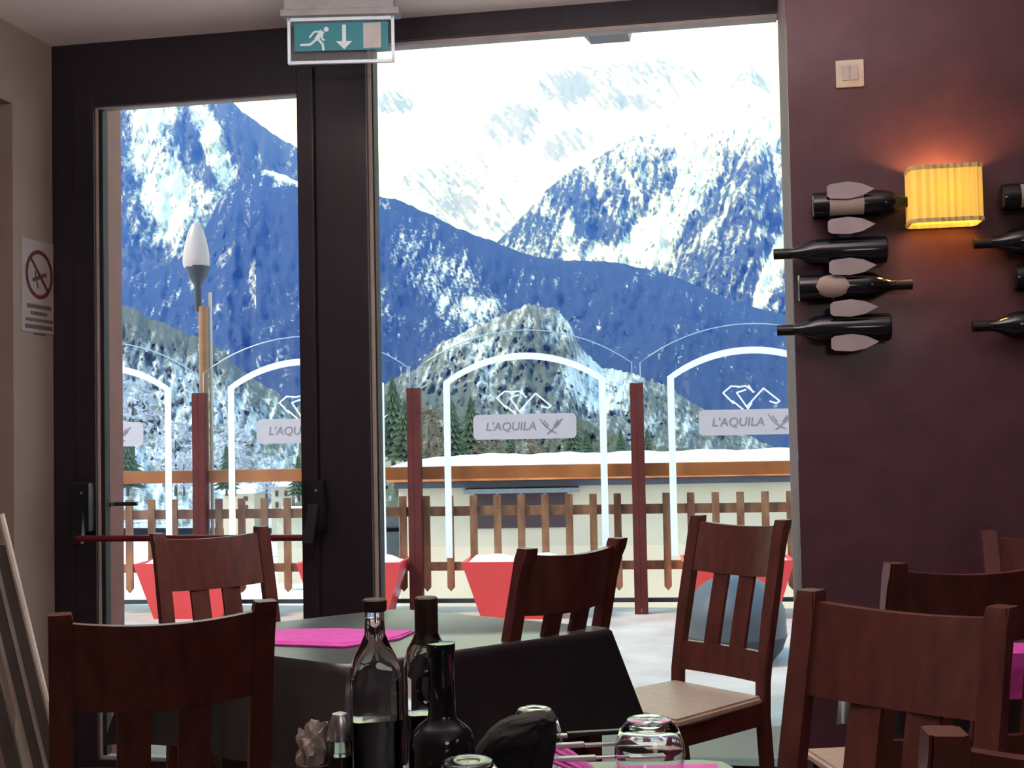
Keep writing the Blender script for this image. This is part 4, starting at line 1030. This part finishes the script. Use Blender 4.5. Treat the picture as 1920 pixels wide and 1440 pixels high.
# trees behind the building and on the slope
def make_tree(kind, seed):
    random.seed(seed); o = thing('tree', '', 'tree')
    b = MB(); b.tube([(0, 0, 0), (0, 0, .75)], [.02, .008], 6); b.build('trunk', M['bark'], o)
    b = MB()
    if kind == 'conifer':
        tiers = 11
        for k in range(tiers):
            z = .14 + .80 * k / tiers; r = .20 * (1 - k / tiers) + .02; m_ = 13
            ap = b.bm.verts.new((0, 0, z + .11)); ring = []
            for i in range(m_ * 2):
                a = math.pi * i / m_ + k * .7; q = r * (1.15 if i % 2 else .62) * random.uniform(.8, 1.2)
                ring.append(b.bm.verts.new((q * math.cos(a), q * math.sin(a), z - (.035 if i % 2 else 0))))
            for i in range(len(ring)): b.bm.faces.new([ap, ring[i], ring[(i + 1) % len(ring)]])
        mt = M['pine']
    else:
        for k in range(260):
            a = random.uniform(0, 6.28); z = random.uniform(.2, 1); q = .30 * math.sin(math.pi * min(1, (z - .1) / .95)) ** .7 * random.uniform(.3, 1)
            c = Vector((q * math.cos(a), q * math.sin(a), z)); s_ = .045
            v = [b.bm.verts.new(c + Vector((random.uniform(-s_, s_), random.uniform(-s_, s_), random.uniform(-s_, s_)))) for _ in range(4)]
            for f in ((0, 1, 2), (0, 1, 3), (1, 2, 3), (0, 2, 3)): b.bm.faces.new([v[i] for i in f])
        mt = M['brownleaf'] if kind == 'brown' else M['snowtree']
    b.build('crown', mt, o, recalc=False)
    return o
protos = {k: make_tree(k, i + 3) for i, k in enumerate(('conifer', 'brown', 'snowy'))}
usedt = set()
def tree(kind, px, pyt, pyb, Y, label, wide=1.0):
    o = protos[kind] if kind not in usedt else copy_tree(protos[kind]); usedt.add(kind)
    p = at_y(px, pyb, Y); h = (at_y(px, pyt, Y).z - p.z)
    o.location = p; o.scale = (h * wide, h * wide, h); o.rotation_euler = (0, 0, random.random() * 6)
    o['label'] = label; o['group'] = 'trees beyond the terrace'
tl = [('conifer', 738, 700, 880, 42, 'green conifer just left of the second fence post'), ('conifer', 760, 745, 880, 40, 'short green conifer touching the second fence post'),
      ('brown', 805, 770, 890, 38, 'bare brown tree in the left part of the central wind screen'), ('conifer', 850, 745, 890, 44, 'green conifer inside the left edge of the central arch'),
      ('conifer', 885, 738, 890, 46, 'tall dark conifer left of the mountain emblem'), ('brown', 915, 800, 890, 36, 'low reddish bush under the left end of the plaque'),
      ('conifer', 960, 812, 890, 36, 'little green conifer under the name plaque'), ('brown', 1000, 815, 890, 36, 'reddish bush under the middle of the name plaque'),
      ('conifer', 1075, 770, 890, 40, 'green conifer at the right end of the name plaque'), ('conifer', 1100, 800, 890, 38, 'small conifer left of the right arch border'),
      ('conifer', 1165, 800, 890, 40, 'dark conifer left of the third fence post'), ('conifer', 1215, 800, 890, 42, 'green conifer right of the third fence post'),
      ('snowy', 250, 715, 860, 60, 'frosted tree behind the leftmost wind screen'), ('conifer', 240, 800, 930, 50, 'green conifer low in the left door glass'),
      ('snowy', 330, 790, 930, 55, 'snowy tree left of the lamp post'), ('snowy', 345, 850, 930, 45, 'small snowy bush below, left of the lamp post'),
      ('snowy', 440, 800, 930, 60, 'snowy tree right of the lamp post'), ('conifer', 425, 830, 930, 55, 'dull green conifer right of the lamp post'),
      ('snowy', 500, 860, 940, 50, 'snowy bush behind the left part of the second wind screen'), ('conifer', 560, 850, 940, 58, 'green conifer at the right side of the door glass')]
for a in tl: tree(*a, wide=1.25 if a[0] != 'conifer' else 1.2)

# ------------------------------------------------------------ thin mountain air (aerial haze over the whole valley)
b = MB(); b.box((-9000, 45, -400), (9000, 10500, 4200)); hz = b.build('mountain_air', newmat('air_haze')[0], None)
t = hz.data.materials[0].node_tree; t.nodes.clear()
vo = t.nodes.new('ShaderNodeOutputMaterial'); vs = t.nodes.new('ShaderNodeVolumeScatter')
vs.inputs['Color'].default_value = (0.04, 0.16, 1.0, 1); vs.inputs['Density'].default_value = 1.8e-4; vs.inputs['Anisotropy'].default_value = 0.0
t.links.new(vs.outputs[0], vo.inputs['Volume']); tag(hz, 'thin blue haze in the air between the terrace and the mountains', 'haze', kind='stuff')
